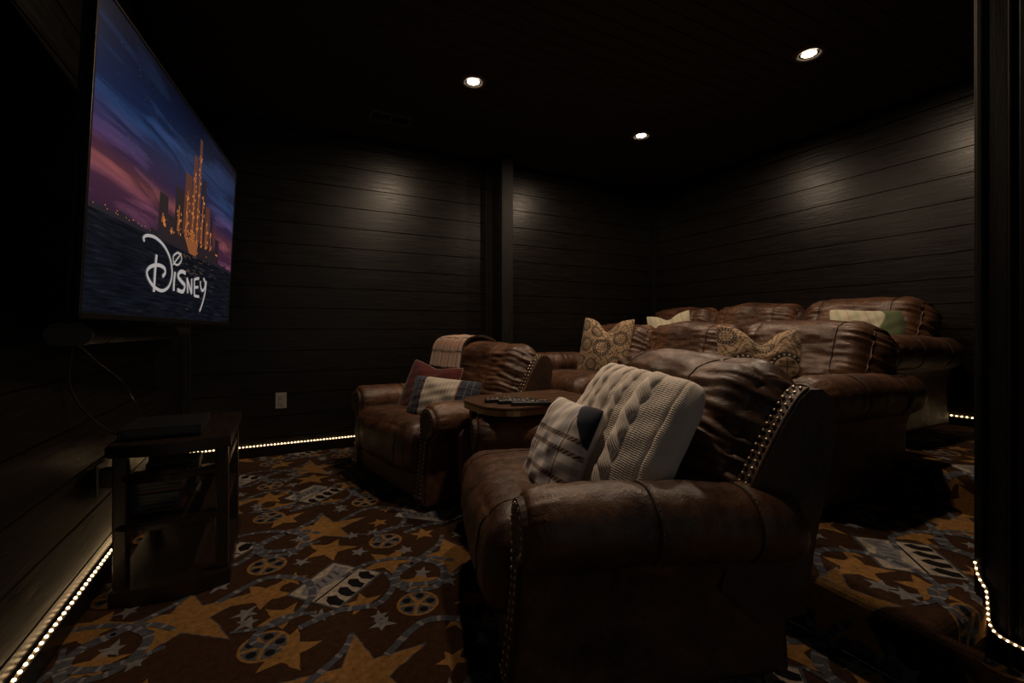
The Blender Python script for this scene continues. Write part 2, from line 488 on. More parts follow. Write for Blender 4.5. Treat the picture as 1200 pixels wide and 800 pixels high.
# ------------------------------------------------------------------ soft furnishings with printed cloth
def cloth_mesh(name, pts, cols, mat, parent=None, close=None):
    """pts, cols: arrays (n, m, 3); several sheets welded at their rims"""
    V = []; F = []; Cc = []
    for P, K, flip in zip(pts, cols, close):
        n, m = P.shape[:2]; b = len(V)
        V += [tuple(p) for p in P.reshape(-1, 3)]; Cc += [tuple(k) for k in K.reshape(-1, 3)]
        for i in range(n-1):
            for j in range(m-1):
                q = (b+i*m+j, b+(i+1)*m+j, b+(i+1)*m+j+1, b+i*m+j+1); F.append(q[::-1] if flip else q)
    me = mesh_pd(name, V, F)
    a = me.color_attributes.new('pattern', 'FLOAT_COLOR', 'POINT')
    arr = np.ones((len(V), 4), np.float32); arr[:, :3] = np.array(Cc, np.float32); a.data.foreach_set('color', arr.ravel())
    return link(name, me, mat, parent, True)
def pillow_pts(W, H, T, n, chop=0, flat=.5, pinch=.07, seed=0, disp=None, sag=0, rnd=.05):
    s = np.linspace(-1, 1, n); U, Vv = np.meshgrid(s, s, indexing='ij'); out = []
    for sg in (1, -1):
        e = np.clip((1-np.abs(U)**2.6)*(1-np.abs(Vv)**2.6), 0, 1)**flat
        th = T/2*e
        x = W/2*U*(1-pinch*(1-Vv**2)); y = H/2*Vv*(1-pinch*(1-U**2))
        x = x*(1-rnd*np.abs(Vv)**7); y = y*(1-rnd*np.abs(U)**7)
        if chop:
            g = np.exp(-(U/.34)**2)*np.clip((Vv+.1)/1.1, 0, 1)**1.6
            y = y-chop*g; th = th*(1-.55*np.exp(-(U/.22)**2)*np.clip((Vv+.2)/1.2, 0, 1))
            y = y + .02*np.abs(U)**3*np.clip(Vv, 0, 1)**3
        wr = .006*np.sin(5*U+seed+3*Vv)*np.sin(4*Vv-seed) + .004*np.sin(11*U-7*Vv+seed*2)*np.sin(3*U+9*Vv)
        z = sg*(th + wr*e)
        if disp is not None and sg > 0: z = z + disp(U, Vv)*np.clip(e*4, 0, 1)
        y = y - sag*(1-U**2)*np.clip(Vv, 0, 1)
        out.append(np.stack([x, y, z], -1))
    return U, Vv, out
def place(o, c, nrm, up=(0, 0, 1), roll=0):
    z = Vector(nrm).normalized(); u = Vector(up); y = (u-z*u.dot(z)).normalized(); x = y.cross(z)
    R = Matrix((x, y, z)).transposed() @ Matrix.Rotation(roll, 3, 'Z')
    o.matrix_world = Matrix.Translation(c) @ R.to_4x4()
def colmix(base, mask, c): return base*(1-mask[..., None]) + np.array(c)*mask[..., None]
def band(x, c, w, soft=.012): return np.clip((w/2-np.abs(x-c))/soft+.5, 0, 1)

def medallion_cols(U, V, seed, mir=False):
    tan, br, dk, lt = (.36, .255, .155), (.080, .047, .030), (.018, .013, .011), (.46, .35, .235)
    K = np.ones(U.shape+(3,))*np.array(tan)
    rng = random.Random(seed)
    sw = np.sin(14*U+4*np.sin(9*V+seed))*np.sin(13*V+4*np.sin(8*U+seed*1.7))
    K = colmix(K, band(sw, .0, .36, .10)*.95, br)
    L = [(.0, -.05, .36), (-.66, .02, .27), (.66, .30, .26), (.58, -.62, .28), (-.36, -.70, .23), (-.30, .60, .24), (.34, .78, .18), (-.82, .72, .2), (-.85, -.55, .2), (.95, -.2, .16)]
    if mir: L = [(-.42, -.18, .42), (.50, -.10, .44), (.0, .62, .26), (.02, -.80, .24), (-.82, .70, .24), (.86, .74, .22), (-.92, -.8, .22), (.92, -.8, .22)]
    for cx, cy, R in L:
        dx, dy = U-cx, V-cy; d = np.sqrt(dx*dx+dy*dy)/R; a = np.arctan2(dy, dx)
        K = colmix(K, np.clip((1.0-d)/.05+.5, 0, 1), lt)
        K = colmix(K, band(d, .98, .07, .04), br)
        K = colmix(K, band(d, .78, .32, .05), dk)
        dots = np.clip((.5+.5*np.cos(a*18)-.62)/.15, 0, 1)*band(d, .80, .12, .05)
        K = colmix(K, dots, lt)
        K = colmix(K, np.clip((.62-d)/.05+.5, 0, 1), tan)
        K = colmix(K, np.clip((.50+.08*np.cos(a*8)-d)/.05+.5, 0, 1)*.85, br)
        K = colmix(K, np.clip((.42+.07*np.cos(a*4)-d)/.05+.5, 0, 1), (.27, .19, .12))
        cr = np.maximum(band(dx/R, 0, .05, .04), band(dy/R, 0, .05, .04))*np.clip((.48-d)/.05, 0, 1)
        K = colmix(K, cr, dk)
    return K

# ------------------------------------------------------------------ ROOM
ZG = [1.04 + .179*k for k in range(-6, 11)]
def plank_wall(name, a, b, z0, z1, thick, mat, nrm, lines=None):
    """boards between a and b (x, y); nrm: side they are seen from"""
    a, b = Vector((*a, 0)), Vector((*b, 0)); n = Vector((*nrm, 0)); bm = bmesh.new(); prof = [(-thick, z0)]
    zs = [z for z in (lines or ZG) if z0+.02 < z < z1-.02]
    prof.append((0, z0)); g, d = .0042, .010
    for z in zs: prof += [(0, z-g), (-.002, z-g+.001), (-d, z-g*.6), (-d, z+g*.6), (-.002, z+g-.001), (0, z+g)]
    prof += [(0, z1), (-thick, z1)]
    A = [bm.verts.new(a+n*d_+Vector((0, 0, z))) for d_, z in prof]; B = [bm.verts.new(b+n*d_+Vector((0, 0, z))) for d_, z in prof]
    for i in range(len(prof)): bm.faces.new((A[i-1], A[i], B[i], B[i-1]))
    bm.faces.new(A); bm.faces.new(B[::-1])
    bmesh.ops.recalc_face_normals(bm, faces=bm.faces)
    return struct(obj_bm(name, bm, mat))
YF = -1.7
plank_wall('wall_left', (XL, YF), (XL, YB+.12), -.1, HC, .12, M['wall_y'], (1, 0))
plank_wall('wall_back', (XL, YB), (XR, YB), -.1, HC, .12, M['wall_x'], (0, -1))
plank_wall('wall_right', (XR, .6), (XR, YB+.12), -.1, HC, .12, M['wall_y'], (-1, 0))
plank_wall('wall_near', (2.10, .60), (XR+.12, .60), -.1, HC, .10, M['wall_x'], (0, 1))
plank_wall('wall_entry', (2.0, YF), (2.0, .60), -.1, HC, .10, M['wall_y'], (-1, 0))
# ceiling boards
bm = bmesh.new(); prof = [(YF-.1, .1), (YF-.1, 0)]; y = YF-.06
while y < YB+.1:
    g = .003; prof += [(y-g, 0), (y-g*.5, .006), (y+g*.5, .006), (y+g, 0)]; y += .104
prof += [(YB+.12, 0), (YB+.12, .1)]
A = [bm.verts.new((XL-.12, y, HC+z)) for y, z in prof]; B = [bm.verts.new((XR+.12, y, HC+z)) for y, z in prof]
for i in range(len(prof)): bm.faces.new((A[i-1], A[i], B[i], B[i-1]))
bm.faces.new(A); bm.faces.new(B[::-1]); bmesh.ops.recalc_face_normals(bm, faces=bm.faces)
struct(obj_bm('ceiling', bm, M['ceil']))

# stub wall left between the two halves of the long wall, with its casing
bm = bmesh.new()
add_box(bm, (1.965, 3.99, 0), (2.065, YB, HC), .004, 1)
for z in ZG: add_box(bm, (1.962, 4.03, z-.0855), (1.966, 4.20, z+.0855), .002, 1)
struct(obj_bm('wall_stub', bm, M['wall_z']))
nt_ = [0]
def trim(lo, hi, mat='wall_z', bev=.004):
    nt_[0] += 1; bm = bmesh.new(); add_box(bm, lo, hi, bev, 2)
    return struct(obj_bm('trim_%d' % nt_[0], bm, M[mat]))
trim((1.948, 3.972, .02), (1.972, 4.00, HC)); trim((1.972, 3.978, .02), (2.075, 3.992, HC))
trim((1.92, 4.215, .02), (1.966, YB, HC)); trim((1.895, 4.226, .02), (1.92, YB, HC))
trim((2.065, 4.222, .02), (2.10, YB, HC))
trim((XL, 4.20, .02), (XL+.035, YB, HC)); trim((XL+.035, 4.222, .02), (XL+.06, YB, HC))
trim((XR-.03, 4.20, .02), (XR, YB, HC)); trim((XR-.052, 4.222, .02), (XR-.03, YB, HC))
# crown
trim((XL, YB-.022, HC-.075), (XR, YB, HC), 'wall_x'); trim((XL, YB-.05, HC-.03), (XR, YB-.022, HC), 'wall_x')
trim((XR-.022, .6, HC-.11), (XR, YB, HC), 'wall_y'); trim((XR-.05, .6, HC-.03), (XR-.022, YB, HC), 'wall_y')
trim((XL, YF, HC-.075), (XL+.022, YB, HC), 'wall_y')
# entry casing, next to the steps
trim((1.985, .535, 0), (2.0, .600, HC)); trim((1.974, .590, 0), (1.99, .606, HC)); trim((1.99, .600, 0), (2.10, .615, HC))
trim((1.978, .528, 0), (1.996, .5355, HC), 'wall_z', .002)
trim((1.988, .40, 0), (2.0, .515, HC))
# baseboards
def base(name, lo, hi, mat):
    bm = bmesh.new(); add_box(bm, lo, hi, .004, 2); struct(obj_bm(name, bm, M[mat]))
base('baseboard_left', (XL, YF, 0), (XL+.018, YB, .082), 'wall_y')
base('baseboard_back', (XL+.018, YB-.018, 0), (X1, YB, .082), 'wall_x')
base('baseboard_right', (XR-.018, .62, Z2), (XR, YB, Z2+.055), 'wall_y')

# ------------------------------------------------------------------ CARPET with its woven pattern
def jag(poly, j=.0022, step=.02, rng=random.Random(3)):
    out = []
    for i in range(len(poly)):
        a, b = np.array(poly[i-1]), np.array(poly[i]); L = np.linalg.norm(b-a); n = max(1, int(L/step))
        for k in range(n):
            p = a+(b-a)*k/n; out.append((p[0]+rng.uniform(-j, j), p[1]+rng.uniform(-j, j)))
    return out
def star(x, y, R, r, rot, irr=0, rng=random.Random(11)):
    P = []
    for k in range(10):
        a = rot+k*PI/5; q = (R*(1+rng.uniform(-irr, irr)) if k % 2 == 0 else r); P.append((x+q*math.cos(a), y+q*math.sin(a)))
    return P
motifs = []          # (layer, colour index, polygon)
BR, GO, GR, SL, CM, BK = range(6)
def ring_poly(x, y, r0, r1, a0, a1, sx=1, n=28):
    A = [(x+sx*r1*math.cos(lerp(a0, a1, k/n)), y+r1*math.sin(lerp(a0, a1, k/n))) for k in range(n+1)]
    B = [(x+sx*r0*math.cos(lerp(a0, a1, k/n)), y+r0*math.sin(lerp(a0, a1, k/n))) for k in range(n+1)]
    return A+B[::-1]
def ribbon_quads(P, w0, w1):
    P = [np.array(p) for p in P]; out = []; L = len(P)
    Ls = []; Rs = []
    for i in range(L):
        t = P[min(i+1, L-1)]-P[max(i-1, 0)]; t = t/np.linalg.norm(t); n = np.array([-t[1], t[0]])
        w = lerp(w0, w1, i/(L-1))/2*(.55+.45*math.sin(PI*min(1, .12+i/(L-1)*.88))); Ls.append(P[i]+n*w); Rs.append(P[i]-n*w)
    for i in range(L-1): out.append((i, [tuple(Ls[i]), tuple(Ls[i+1]), tuple(Rs[i+1]), tuple(Rs[i])]))
    return out
BOARD = [(-.02, -.19), (.18, .0), (.0, .19), (-.19, .0)]
BOARD2 = [(-.033, .168), (.228, -.05), (.06, -.22), (-.157, -.02)]
def tile(ox, oy, rng):
    add = lambda l, c, p: motifs.append((l, c, p))
    def reel(x, y, rot, R=.078):
        disc = [(x+(R-.006)*math.cos(k*PI/12), y+(R-.006)*math.sin(k*PI/12)) for k in range(24)]
        add(4, SL, disc)
        for h in range(2): add(5, GO, ring_poly(x, y, R-.010, R, h*PI, (h+1)*PI, 1, 14))
        for k in range(5):
            a = rot+k*2*PI/5; d = np.array([math.cos(a), math.sin(a)]); n = np.array([-d[1], d[0]])*.0075
            c = np.array([x, y]); add(5, GO, [tuple(c+n), tuple(c+d*(R-.008)+n*.8), tuple(c+d*(R-.008)-n*.8), tuple(c-n)])
            b = rot+(k+.5)*2*PI/5; q = c+np.array([math.cos(b), math.sin(b)])*R*.6
            add(6, BK, [(q[0]+.016*math.cos(j*PI/5), q[1]+.016*math.sin(j*PI/5)) for j in range(10)])
        add(6, GO, [(x+.016*math.cos(j*PI/6), y+.016*math.sin(j*PI/6)) for j in range(12)])
    def gstar(x, y, R=.046): add(3, GR, jag(star(x, y, R, R*.42, rng.uniform(0, 6), .25, rng), .0018, .015, rng))
    def ystar(x, y, R, rot=None, irr=.12): add(2, GO, jag(star(x, y, R, R*.43, rng.uniform(0, 6) if rot is None else rot, irr, rng), .003, .02, rng))
    def strip(P, w0, w1, closed=False):
        Q = spline(P, 12)
        for i, q in ribbon_quads(Q, w0*.85, w1*.85): add(8 if i % 2 else 8, (GR if i % 5 == 0 else SL), q)
    for sx, sy in ((0, 0), (.51, .5725)):
        X, Y = ox+sx, oy+sy
        # slate board: tilted frame, grey scroll, row of black shapes on a pale strip
        Q4 = BOARD if sx == 0 else BOARD2
        def rt(P): return P
        def B(l, c, P):
            out = []
            for a, b in P:
                s_, t_ = (a/.165+1)/2, (b+.12)/.24
                out.append((X+lerp(lerp(Q4[0][0], Q4[1][0], s_), lerp(Q4[3][0], Q4[2][0], s_), t_), Y+lerp(lerp(Q4[0][1], Q4[1][1], s_), lerp(Q4[3][1], Q4[2][1], s_), t_)))
            add(l, c, out)
        B(5, SL, jag(rt([(-.165, -.125), (.165, -.125), (.165, .115), (-.165, .115)]), .0015, .02, rng))
        B(6, CM, jag(rt([(-.155, -.115), (.155, -.115), (.155, .105), (-.155, .105)]), .0015, .02, rng))
        B(7, GR, jag(rt([(-.135, .0), (-.05, .025), (.05, .0), (.14, .022), (.14, .092), (.05, .07), (-.05, .095), (-.135, .07)]), .002, .02, rng))
        B(7, BK, rt([(-.155, -.018), (.155, -.018), (.155, -.010), (-.155, -.010)]))
        for q in range(4):
            c0 = -.115+q*.077
            B(8, BK, jag(rt([(c0-.028, -.112), (c0+.010, -.112), (c0+.016, -.085), (c0+.034, -.062), (c0+.012, -.034), (c0-.018, -.048), (c0-.034, -.078)]), .003, .012, rng))
        for q in range(5):
            c0 = -.09+q*.042
            B(8, SL, jag(rt([(c0-.014, .030), (c0-.004, .026), (c0+.010, .050), (c0+.016, .066), (c0+.002, .064), (c0-.008, .046)]), .002, .01, rng))
        ystar(X-.16, Y+.115, .055)
    for sx, sy, rt0 in ((.51, 0, .35), (0, .5725, .25)):
        X, Y = ox+sx, oy+sy
        P = jag(star(X, Y, .215, .082, rt0, .15, rng), .003, .02, rng)
        add(1, SL, [(X+(a-X)*1.06, Y+(b-Y)*1.06) for a, b in P]); add(2, GO, P)
    for sx in (-.255, .255):
        for sy in (-.286, .286): reel(ox+sx, oy+sy, rng.uniform(0, 2))
    for sx, sy, R in ((.0, .32, .120), (.23, .08, .125), (.07, -.19, .072), (-.20, -.14, .090), (-.26, .04, .115), (.44, .28, .068), (-.19, .80, .115), (.30, 1.00, .085), (.45, -.36, .075), (.27, .52, .055)):
        ystar(ox+sx, oy+sy, R)
    for sx, sy in ((-.12, .50), (-.16, .36), (-.12, .25), (.22, .41), (.12, .42), (.12, .23), (.32, .15), (-.08, -.20), (.11, -.30), (-.32, -.06), (.33, -.08), (.41, -.19), (.11, .80), (-.31, 1.02), (-.42, .19), (-.40, .45)):
        gstar(ox+sx, oy+sy, rng.uniform(.036, .050))
    for sx, sy in ((0, 0), (.51, .5725)):
        X, Y = ox+sx, oy+sy
        strip([(X-.02, Y+.52), (X-.12, Y+.60), (X-.26, Y+.56), (X-.28, Y+.45), (X-.16, Y+.40), (X-.03, Y+.43)], .030, .044)
        strip([(X+.02, Y+.03), (X+.14, Y+.10), (X+.30, Y+.07), (X+.42, Y-.06), (X+.37, Y-.20), (X+.25, Y-.19), (X+.22, Y-.07), (X+.33, Y+.02), (X+.47, Y+.13), (X+.52, Y+.22)], .034, .040)
        strip([(X-.42, Y+.06), (X-.26, Y+.17), (X-.12, Y+.09), (X-.10, Y-.06), (X-.20, Y-.18), (X-.36, Y-.16)], .042, .028)
        strip([(X-.15, Y-.24), (X-.02, Y-.20), (X+.12, Y-.22), (X+.20, Y-.12), (X+.19, Y+.00)], .044, .028)
        strip([(X+.30, Y+.25), (X+.22, Y+.33), (X+.30, Y+.42), (X+.42, Y+.40)], .026, .036)
rng = random.Random(5)
for i in range(-1, 5):
    for j in range(-2, 3): tile(.22+1.02*i, 1.975+1.145*j, rng)

RF = .035
def fold(u, v, lift):
    """unrolled carpet -> room. u runs along x over the steps, v along y"""
    segs = X1
    def stair(u):
        # returns x, z, normal
        for (xe, zb, zt, s0) in ((X1, 0, Z1, X1), (X2, Z1, Z2, X2+Z1)):
            pass
        if u <= X1: return u, 0., (0, 1)
        if u <= X1+Z1-RF: return X1, u-X1, (-1, 0)
        a = PI/2*RF
        if u <= X1+Z1-RF+a:
            t = (u-(X1+Z1-RF))/RF; return X1+RF-RF*math.cos(t), Z1-RF+RF*math.sin(t), (-math.cos(t), math.sin(t))
        u2 = u-(X1+Z1-RF+a)+X1+RF
        if u2 <= X2: return u2, Z1, (0, 1)
        h = Z2-Z1; w = u2-X2
        if w <= h-RF: return X2, Z1+w, (-1, 0)
        if w <= h-RF+a:
            t = (w-(h-RF))/RF; return X2+RF-RF*math.cos(t), Z2-RF+RF*math.sin(t), (-math.cos(t), math.sin(t))
        return X2+RF+(w-(h-RF+a)), Z2, (0, 1)
    x, z, n = stair(u)
    y = v; ny = 0
    if x > X1+RF*.99 and v < YN+RF:            # roll over the near side of the step
        w = YN+RF-v; a = PI/2*RF
        if w < a:
            t = w/RF; y = YN+RF-RF*math.sin(t); z = z-RF+RF*math.cos(t); nn = (0, -math.sin(t), math.cos(t))
        else:
            y = YN; z = z-RF-(w-a); nn = (0, -1, 0)
        return Vector((x, y, z))+Vector(nn)*lift
    return Vector((x+n[0]*lift, y, z+n[1]*lift))
UW = X1+Z1-RF+PI/2*RF
cuts_u = [X1, X1+Z1-RF] + [X1+Z1-RF+PI/2*RF*k/4 for k in range(1, 5)]
u2x = lambda x: x-(X1+RF)+UW
UX2 = u2x(X2); hh = Z2-Z1
cuts_u += [UX2, UX2+hh-RF] + [UX2+hh-RF+PI/2*RF*k/4 for k in range(1, 5)]
UEND = UX2+hh-RF+PI/2*RF + (XR-X2-RF)
cuts_v = [YN+RF-PI/2*RF*k/4 for k in range(0, 5)]
def woven(name, umin, umax, vmin, vmax, base_grid, cuts=True, off=(0, 0)):
    """one carpet mesh: brown ground plus the coloured pattern, cut at every fold"""
    bm = bmesh.new()
    gu = sorted(set([umin, umax]+[c for c in cuts_u if umin < c < umax])) if cuts else [umin, umax]
    gv = sorted(set([vmin, vmax]+[c for c in cuts_v if vmin < c < vmax]))
    vs = [[bm.verts.new((u, v, 0)) for v in gv] for u in gu]
    for i in range(len(gu)-1):
        for j in range(len(gv)-1): bm.faces.new((vs[i][j], vs[i+1][j], vs[i+1][j+1], vs[i][j+1]))
    for mi_, (lay, c, P) in enumerate(motifs):
        lay = lay + (mi_ % 50)*.018
        xs = [p[0]+off[0] for p in P]; ys = [p[1]+off[1] for p in P]
        if max(xs) < umin or min(xs) > umax or max(ys) < vmin or min(ys) > vmax: continue
        try: f = bm.faces.new([bm.verts.new((a, b, lay*.00022)) for a, b in zip(xs, ys)])
        except ValueError: continue
        f.material_index = c
    def cut(co, no, clear=False):
        g = bm.verts[:]+bm.edges[:]+bm.faces[:]
        bmesh.ops.bisect_plane(bm, geom=g, dist=1e-6, plane_co=co, plane_no=no, clear_outer=clear)
    cut((umax, 0, 0), (1, 0, 0), True); cut((umin, 0, 0), (-1, 0, 0), True); cut((0, vmax, 0), (0, 1, 0), True); cut((0, vmin, 0), (0, -1, 0), True)
    if cuts:
        for c in cuts_u:
            if umin < c < umax: cut((c, 0, 0), (1, 0, 0))
    for c in cuts_v:
        if vmin < c < vmax: cut((0, c, 0), (0, 1, 0))
    bmesh.ops.recalc_face_normals(bm, faces=bm.faces)
    for f in bm.faces:
        if f.normal.z < 0: f.normal_flip()
    bmesh.ops.triangulate(bm, faces=bm.faces)
    for v in bm.verts: v.co = fold(v.co.x, v.co.y, v.co.z)
    return struct(obj_bm(name, bm, [M[k] for k in ('c_brown', 'c_gold', 'c_grey', 'c_slate', 'c_cream', 'c_black')]))
woven('floor', XL, X1, YF, YB, None)
woven('floor_platform', X1+1e-4, UEND, YN-.09, YB, None)
for o_ in ():
    pass
# low floor beside the steps, in the entry
def entry_floor():
    bm = bmesh.new()
    umin, umax, vmin, vmax = X1, 2.0, YF, YN+.02
    vs = [bm.verts.new(p) for p in ((umin, vmin, 0), (umax, vmin, 0), (umax, vmax, 0), (umin, vmax, 0))]; bm.faces.new(vs)
    for mi_, (lay, c, P) in enumerate(motifs):
        lay = lay + (mi_ % 50)*.018
        P = [(a, b) for a, b in P]
        xs = [p[0] for p in P]; ys = [p[1] for p in P]
        if max(xs) < umin or min(xs) > umax or max(ys) < vmin or min(ys) > vmax: continue
        f = bm.faces.new([bm.verts.new((a, b, lay*.00022)) for a, b in P]); f.material_index = c
    for co, no in (((umax, 0, 0), (1, 0, 0)), ((umin, 0, 0), (-1, 0, 0)), ((0, vmax, 0), (0, 1, 0)), ((0, vmin, 0), (0, -1, 0))):
        bmesh.ops.bisect_plane(bm, geom=bm.verts[:]+bm.edges[:]+bm.faces[:], dist=1e-6, plane_co=co, plane_no=no, clear_outer=True)
    for f in bm.faces:
        f.normal_update()
        if f.normal.z < 0: f.normal_flip()
    struct(obj_bm('floor_entry', bm, [M[k] for k in ('c_brown', 'c_gold', 'c_grey', 'c_slate', 'c_cream', 'c_black')]))
entry_floor()
# body of the steps below the carpet
bm = bmesh.new(); add_box(bm, (X1+.012, YN+.012, 0), (XR, YB, Z1-.012), 0); add_box(bm, (X2+.012, YN+.012, 0), (XR, YB, Z2-.012), 0)
struct(obj_bm('floor_step_core', bm, M['c_brown']))

# ------------------------------------------------------------------ DOWNLIGHTS, VENT, OUTLETS
def downlight(x, y, label, first=[None]):
    if first[0] is None:
        r = thing('recessed_downlight', label, 'ceiling light', (x, y, HC), 0, 'recessed downlights')
        bm = bmesh.new()
        prof = [(.052, .02), (.056, -.003), (.070, -.008), (.088, -.006), (.092, 0.0)]
        rings = [[bm.verts.new((q*math.cos(k*PI/20), q*math.sin(k*PI/20), z)) for k in range(40)] for q, z in prof]
        for a, b in zip(rings[:-1], rings[1:]):
            for k in range(40): bm.faces.new((a[k], a[(k+1) % 40], b[(k+1) % 40], b[k]))
        bmesh.ops.recalc_face_normals(bm, faces=bm.faces); obj_bm('trim_ring', bm, M['white_trim'], r, True)
        bm = bmesh.new(); bmesh.ops.create_uvsphere(bm, u_segments=24, v_segments=10, radius=.046, matrix=Matrix.Translation((0, 0, .006)) @ Matrix.Diagonal((1, 1, .30, 1)))
        obj_bm('bulb', bm, M['bulb'], r, True); first[0] = r
    else:
        r = copy_tree(first[0]); r.location = (x, y, HC); r['label'] = label
    if len(bpy.data.lights): return r
    L = bpy.data.lights.new('downlight_beam', 'AREA'); L.shape = 'DISK'; L.size = .10; L.energy = 15; L.color = (1, .74, .52)
    o = bpy.data.objects.new('downlight_beam', L); COL.objects.link(o); o.location = (0, 0, -.024); o.parent = r
    return r
downlight(1.21, 2.915, 'round recessed ceiling light nearest the ceiling vent')
downlight(2.94, 1.66, 'round recessed ceiling light nearest the doorway casing')
downlight(2.86, 3.04, 'round recessed ceiling light farthest back, near the corner of the two long walls')
downlight(1.21, 1.66, 'round recessed ceiling light directly above the front recliner')

bm = bmesh.new()
r = thing('ceiling_vent', 'black two panel air vent in the dark board ceiling', 'vent', (.82, 3.72, HC))
add_box(bm, (-.165, -.085, -.010), (.165, -.066, 0), .002); add_box(bm, (-.165, .066, -.010), (.165, .085, 0), .002)
for x in (-.165, -.008, .147): add_box(bm, (x, -.066, -.010), (x+.018, .066, 0), .002)
obj_bm('frame', bm, M['vent'], r)
bm = bmesh.new()
for k in range(7): add_box(bm, (-.15, -.058+k*.0185, -.007), (.15, -.052+k*.0185, 0), .001)
obj_bm('slats', bm, M['slot'], r)

r = thing('wall_outlet', 'grey duplex wall outlet on the dark plank wall above the light strip', 'outlet', (.035, YB, .448))
bm = bmesh.new(); add_box(bm, (-.042, -.007, -.066), (.042, 0, .066), .004); obj_bm('cover_plate', bm, M['outlet'], r)
for z in (-.026, .026):
    bm = bmesh.new(); add_box(bm, (-.018, -.010, z-.018), (.018, -.006, z+.018), .003); s_ = obj_bm('socket', bm, M['outlet'], r)
    bm = bmesh.new()
    for x in (-.008, .006): add_box(bm, (x, -.0112, z-.004), (x+.0025, -.0098, z+.009))
    add_cyl(bm, (0, -.0112, z-.010), (0, -.0098, z-.010), .003, 10); obj_bm('slot', bm, M['slot'], s_)

r = thing('wall_outlet', 'wall outlet behind the media stand with a black power adapter plugged in', 'outlet', (XL, 2.43, .425))
bm = bmesh.new(); add_box(bm, (0, -.05, -.068), (.007, .05, .068), .003); obj_bm('cover_plate', bm, M['outlet'], r)
a = bpy.data.objects
bm = bmesh.new(); add_box(bm, (0, -.028, -.038), (.055, .028, .038), .005); add_tube(bm, [(.04, 0, -.03), (.045, .01, -.12), (.03, .03, -.24), (.05, .08, -.34)], .0035)
o = obj_bm('power_adapter', bm, M['black_plastic']); o.location = (XL+.0075, 2.43, .425)
tag(o, 'black power adapter plugged into the wall outlet beside the media stand', 'adapter')

# ------------------------------------------------------------------ LED STRIPS
def led_strip(name, label, path, step, nrm, rad=.0054):
    r = thing(name, label, 'light strip', path[0], 0, 'warm light strips along the baseboards')
    o0 = Vector(path[0]); P = [Vector(p)-o0 for p in path]
    bm = bmesh.new(); add_tube(bm, P, .0045, 6); obj_bm('tape', bm, M['tape'], r)
    pts = along(P, step); n = Vector(nrm)
    bm = bmesh.new(); bmesh.ops.create_icosphere(bm, subdivisions=1, radius=rad)
    me = bpy.data.meshes.new('diode'); bm.to_mesh(me); bm.free(); me.materials.append(M['diode'])
    for p in pts[:100]:
        d = bpy.data.objects.new('diode', me); COL.objects.link(d); d.parent = r; d.location = p+n*.0052
    return r
led_strip('light_strip', 'glowing warm light strip along the base of the television wall', [(XL+.012, 4.20, .089), (XL+.012, .95, .089)], .0325, (.6, 0, .7))
led_strip('light_strip', 'glowing warm light strip along the base of the outlet wall', [(XL+.03, YB-.012, .089), (1.55, YB-.012, .089)], .025, (0, -.6, .7))
led_strip('light_strip', 'short stretch of glowing light strip on the raised floor behind the rear sofa', [(XR-.012, 1.9, Z2+.061), (XR-.012, .66, Z2+.061)], .027, (-.6, 0, .7))
c = spline([(1.974, .606, .292), (1.970, .598, .258), (1.966, .588, .238), (1.962, .577, .222), (1.960, .573, .18), (1.960, .570, .13), (1.963, .556, .101), (1.966, .52, .089), (1.966, .45, .086), (1.966, .2, .086)], 6)
led_strip('light_strip', 'curving light strip that drops down the step beside the doorway casing', c, .0165, (-.7, 0, .2), .0036)

# ------------------------------------------------------------------ TELEVISION
TW, TH = 1.669, .949
tv = bpy.data.objects.new('television', None); COL.objects.link(tv)
tag(tv, 'large wall mounted television showing a dusk skyline and a white wordmark', 'television')
yaw, tilt = .1296, .046
u = Vector((math.sin(yaw), math.cos(yaw), 0)); n = Vector((math.cos(yaw), -math.sin(yaw), 0))
v = CU*math.cos(tilt)+n*math.sin(tilt); nn = u.cross(v)
if nn.dot(n) < 0: nn = -nn
# local x along u reversed so that x, y, z is right handed with z towards the room
tv.matrix_world = Matrix.Translation((-.351, 2.468, 1.537)) @ Matrix((u, v, u.cross(v))).transposed().to_4x4()
SG = 1 if u.cross(v).dot(n) > 0 else -1
bm = bmesh.new(); add_box(bm, (-TW/2, -TH/2, -.03*1), (TW/2, TH/2, -.004), .004); add_box(bm, (-.55, -.36, -.065), (.55, .25, -.028), .02)
back = obj_bm('housing', bm, M['black_plastic'], tv)
bm = bmesh.new(); b_ = .011
for lo, hi in (((-TW/2, -TH/2, -.02), (TW/2, -TH/2+.018, .004)), ((-TW/2, TH/2-b_, -.02), (TW/2, TH/2, .004)), ((-TW/2, -TH/2, -.02), (-TW/2+b_, TH/2, .004)), ((TW/2-b_, -TH/2, -.02), (TW/2, TH/2, .004))):
    add_box(bm, lo, hi, .002)
obj_bm('bezel', bm, M['bezel'], tv)
bm = bmesh.new(); add_box(bm, (-.22, -.2, -.085), (.22, .2, -.06), .004); add_cyl(bm, (0, 0, -.085), (.10, 0, -.26), .03, 12)
obj_bm('mount_arm', bm, M['black_plastic'], tv)
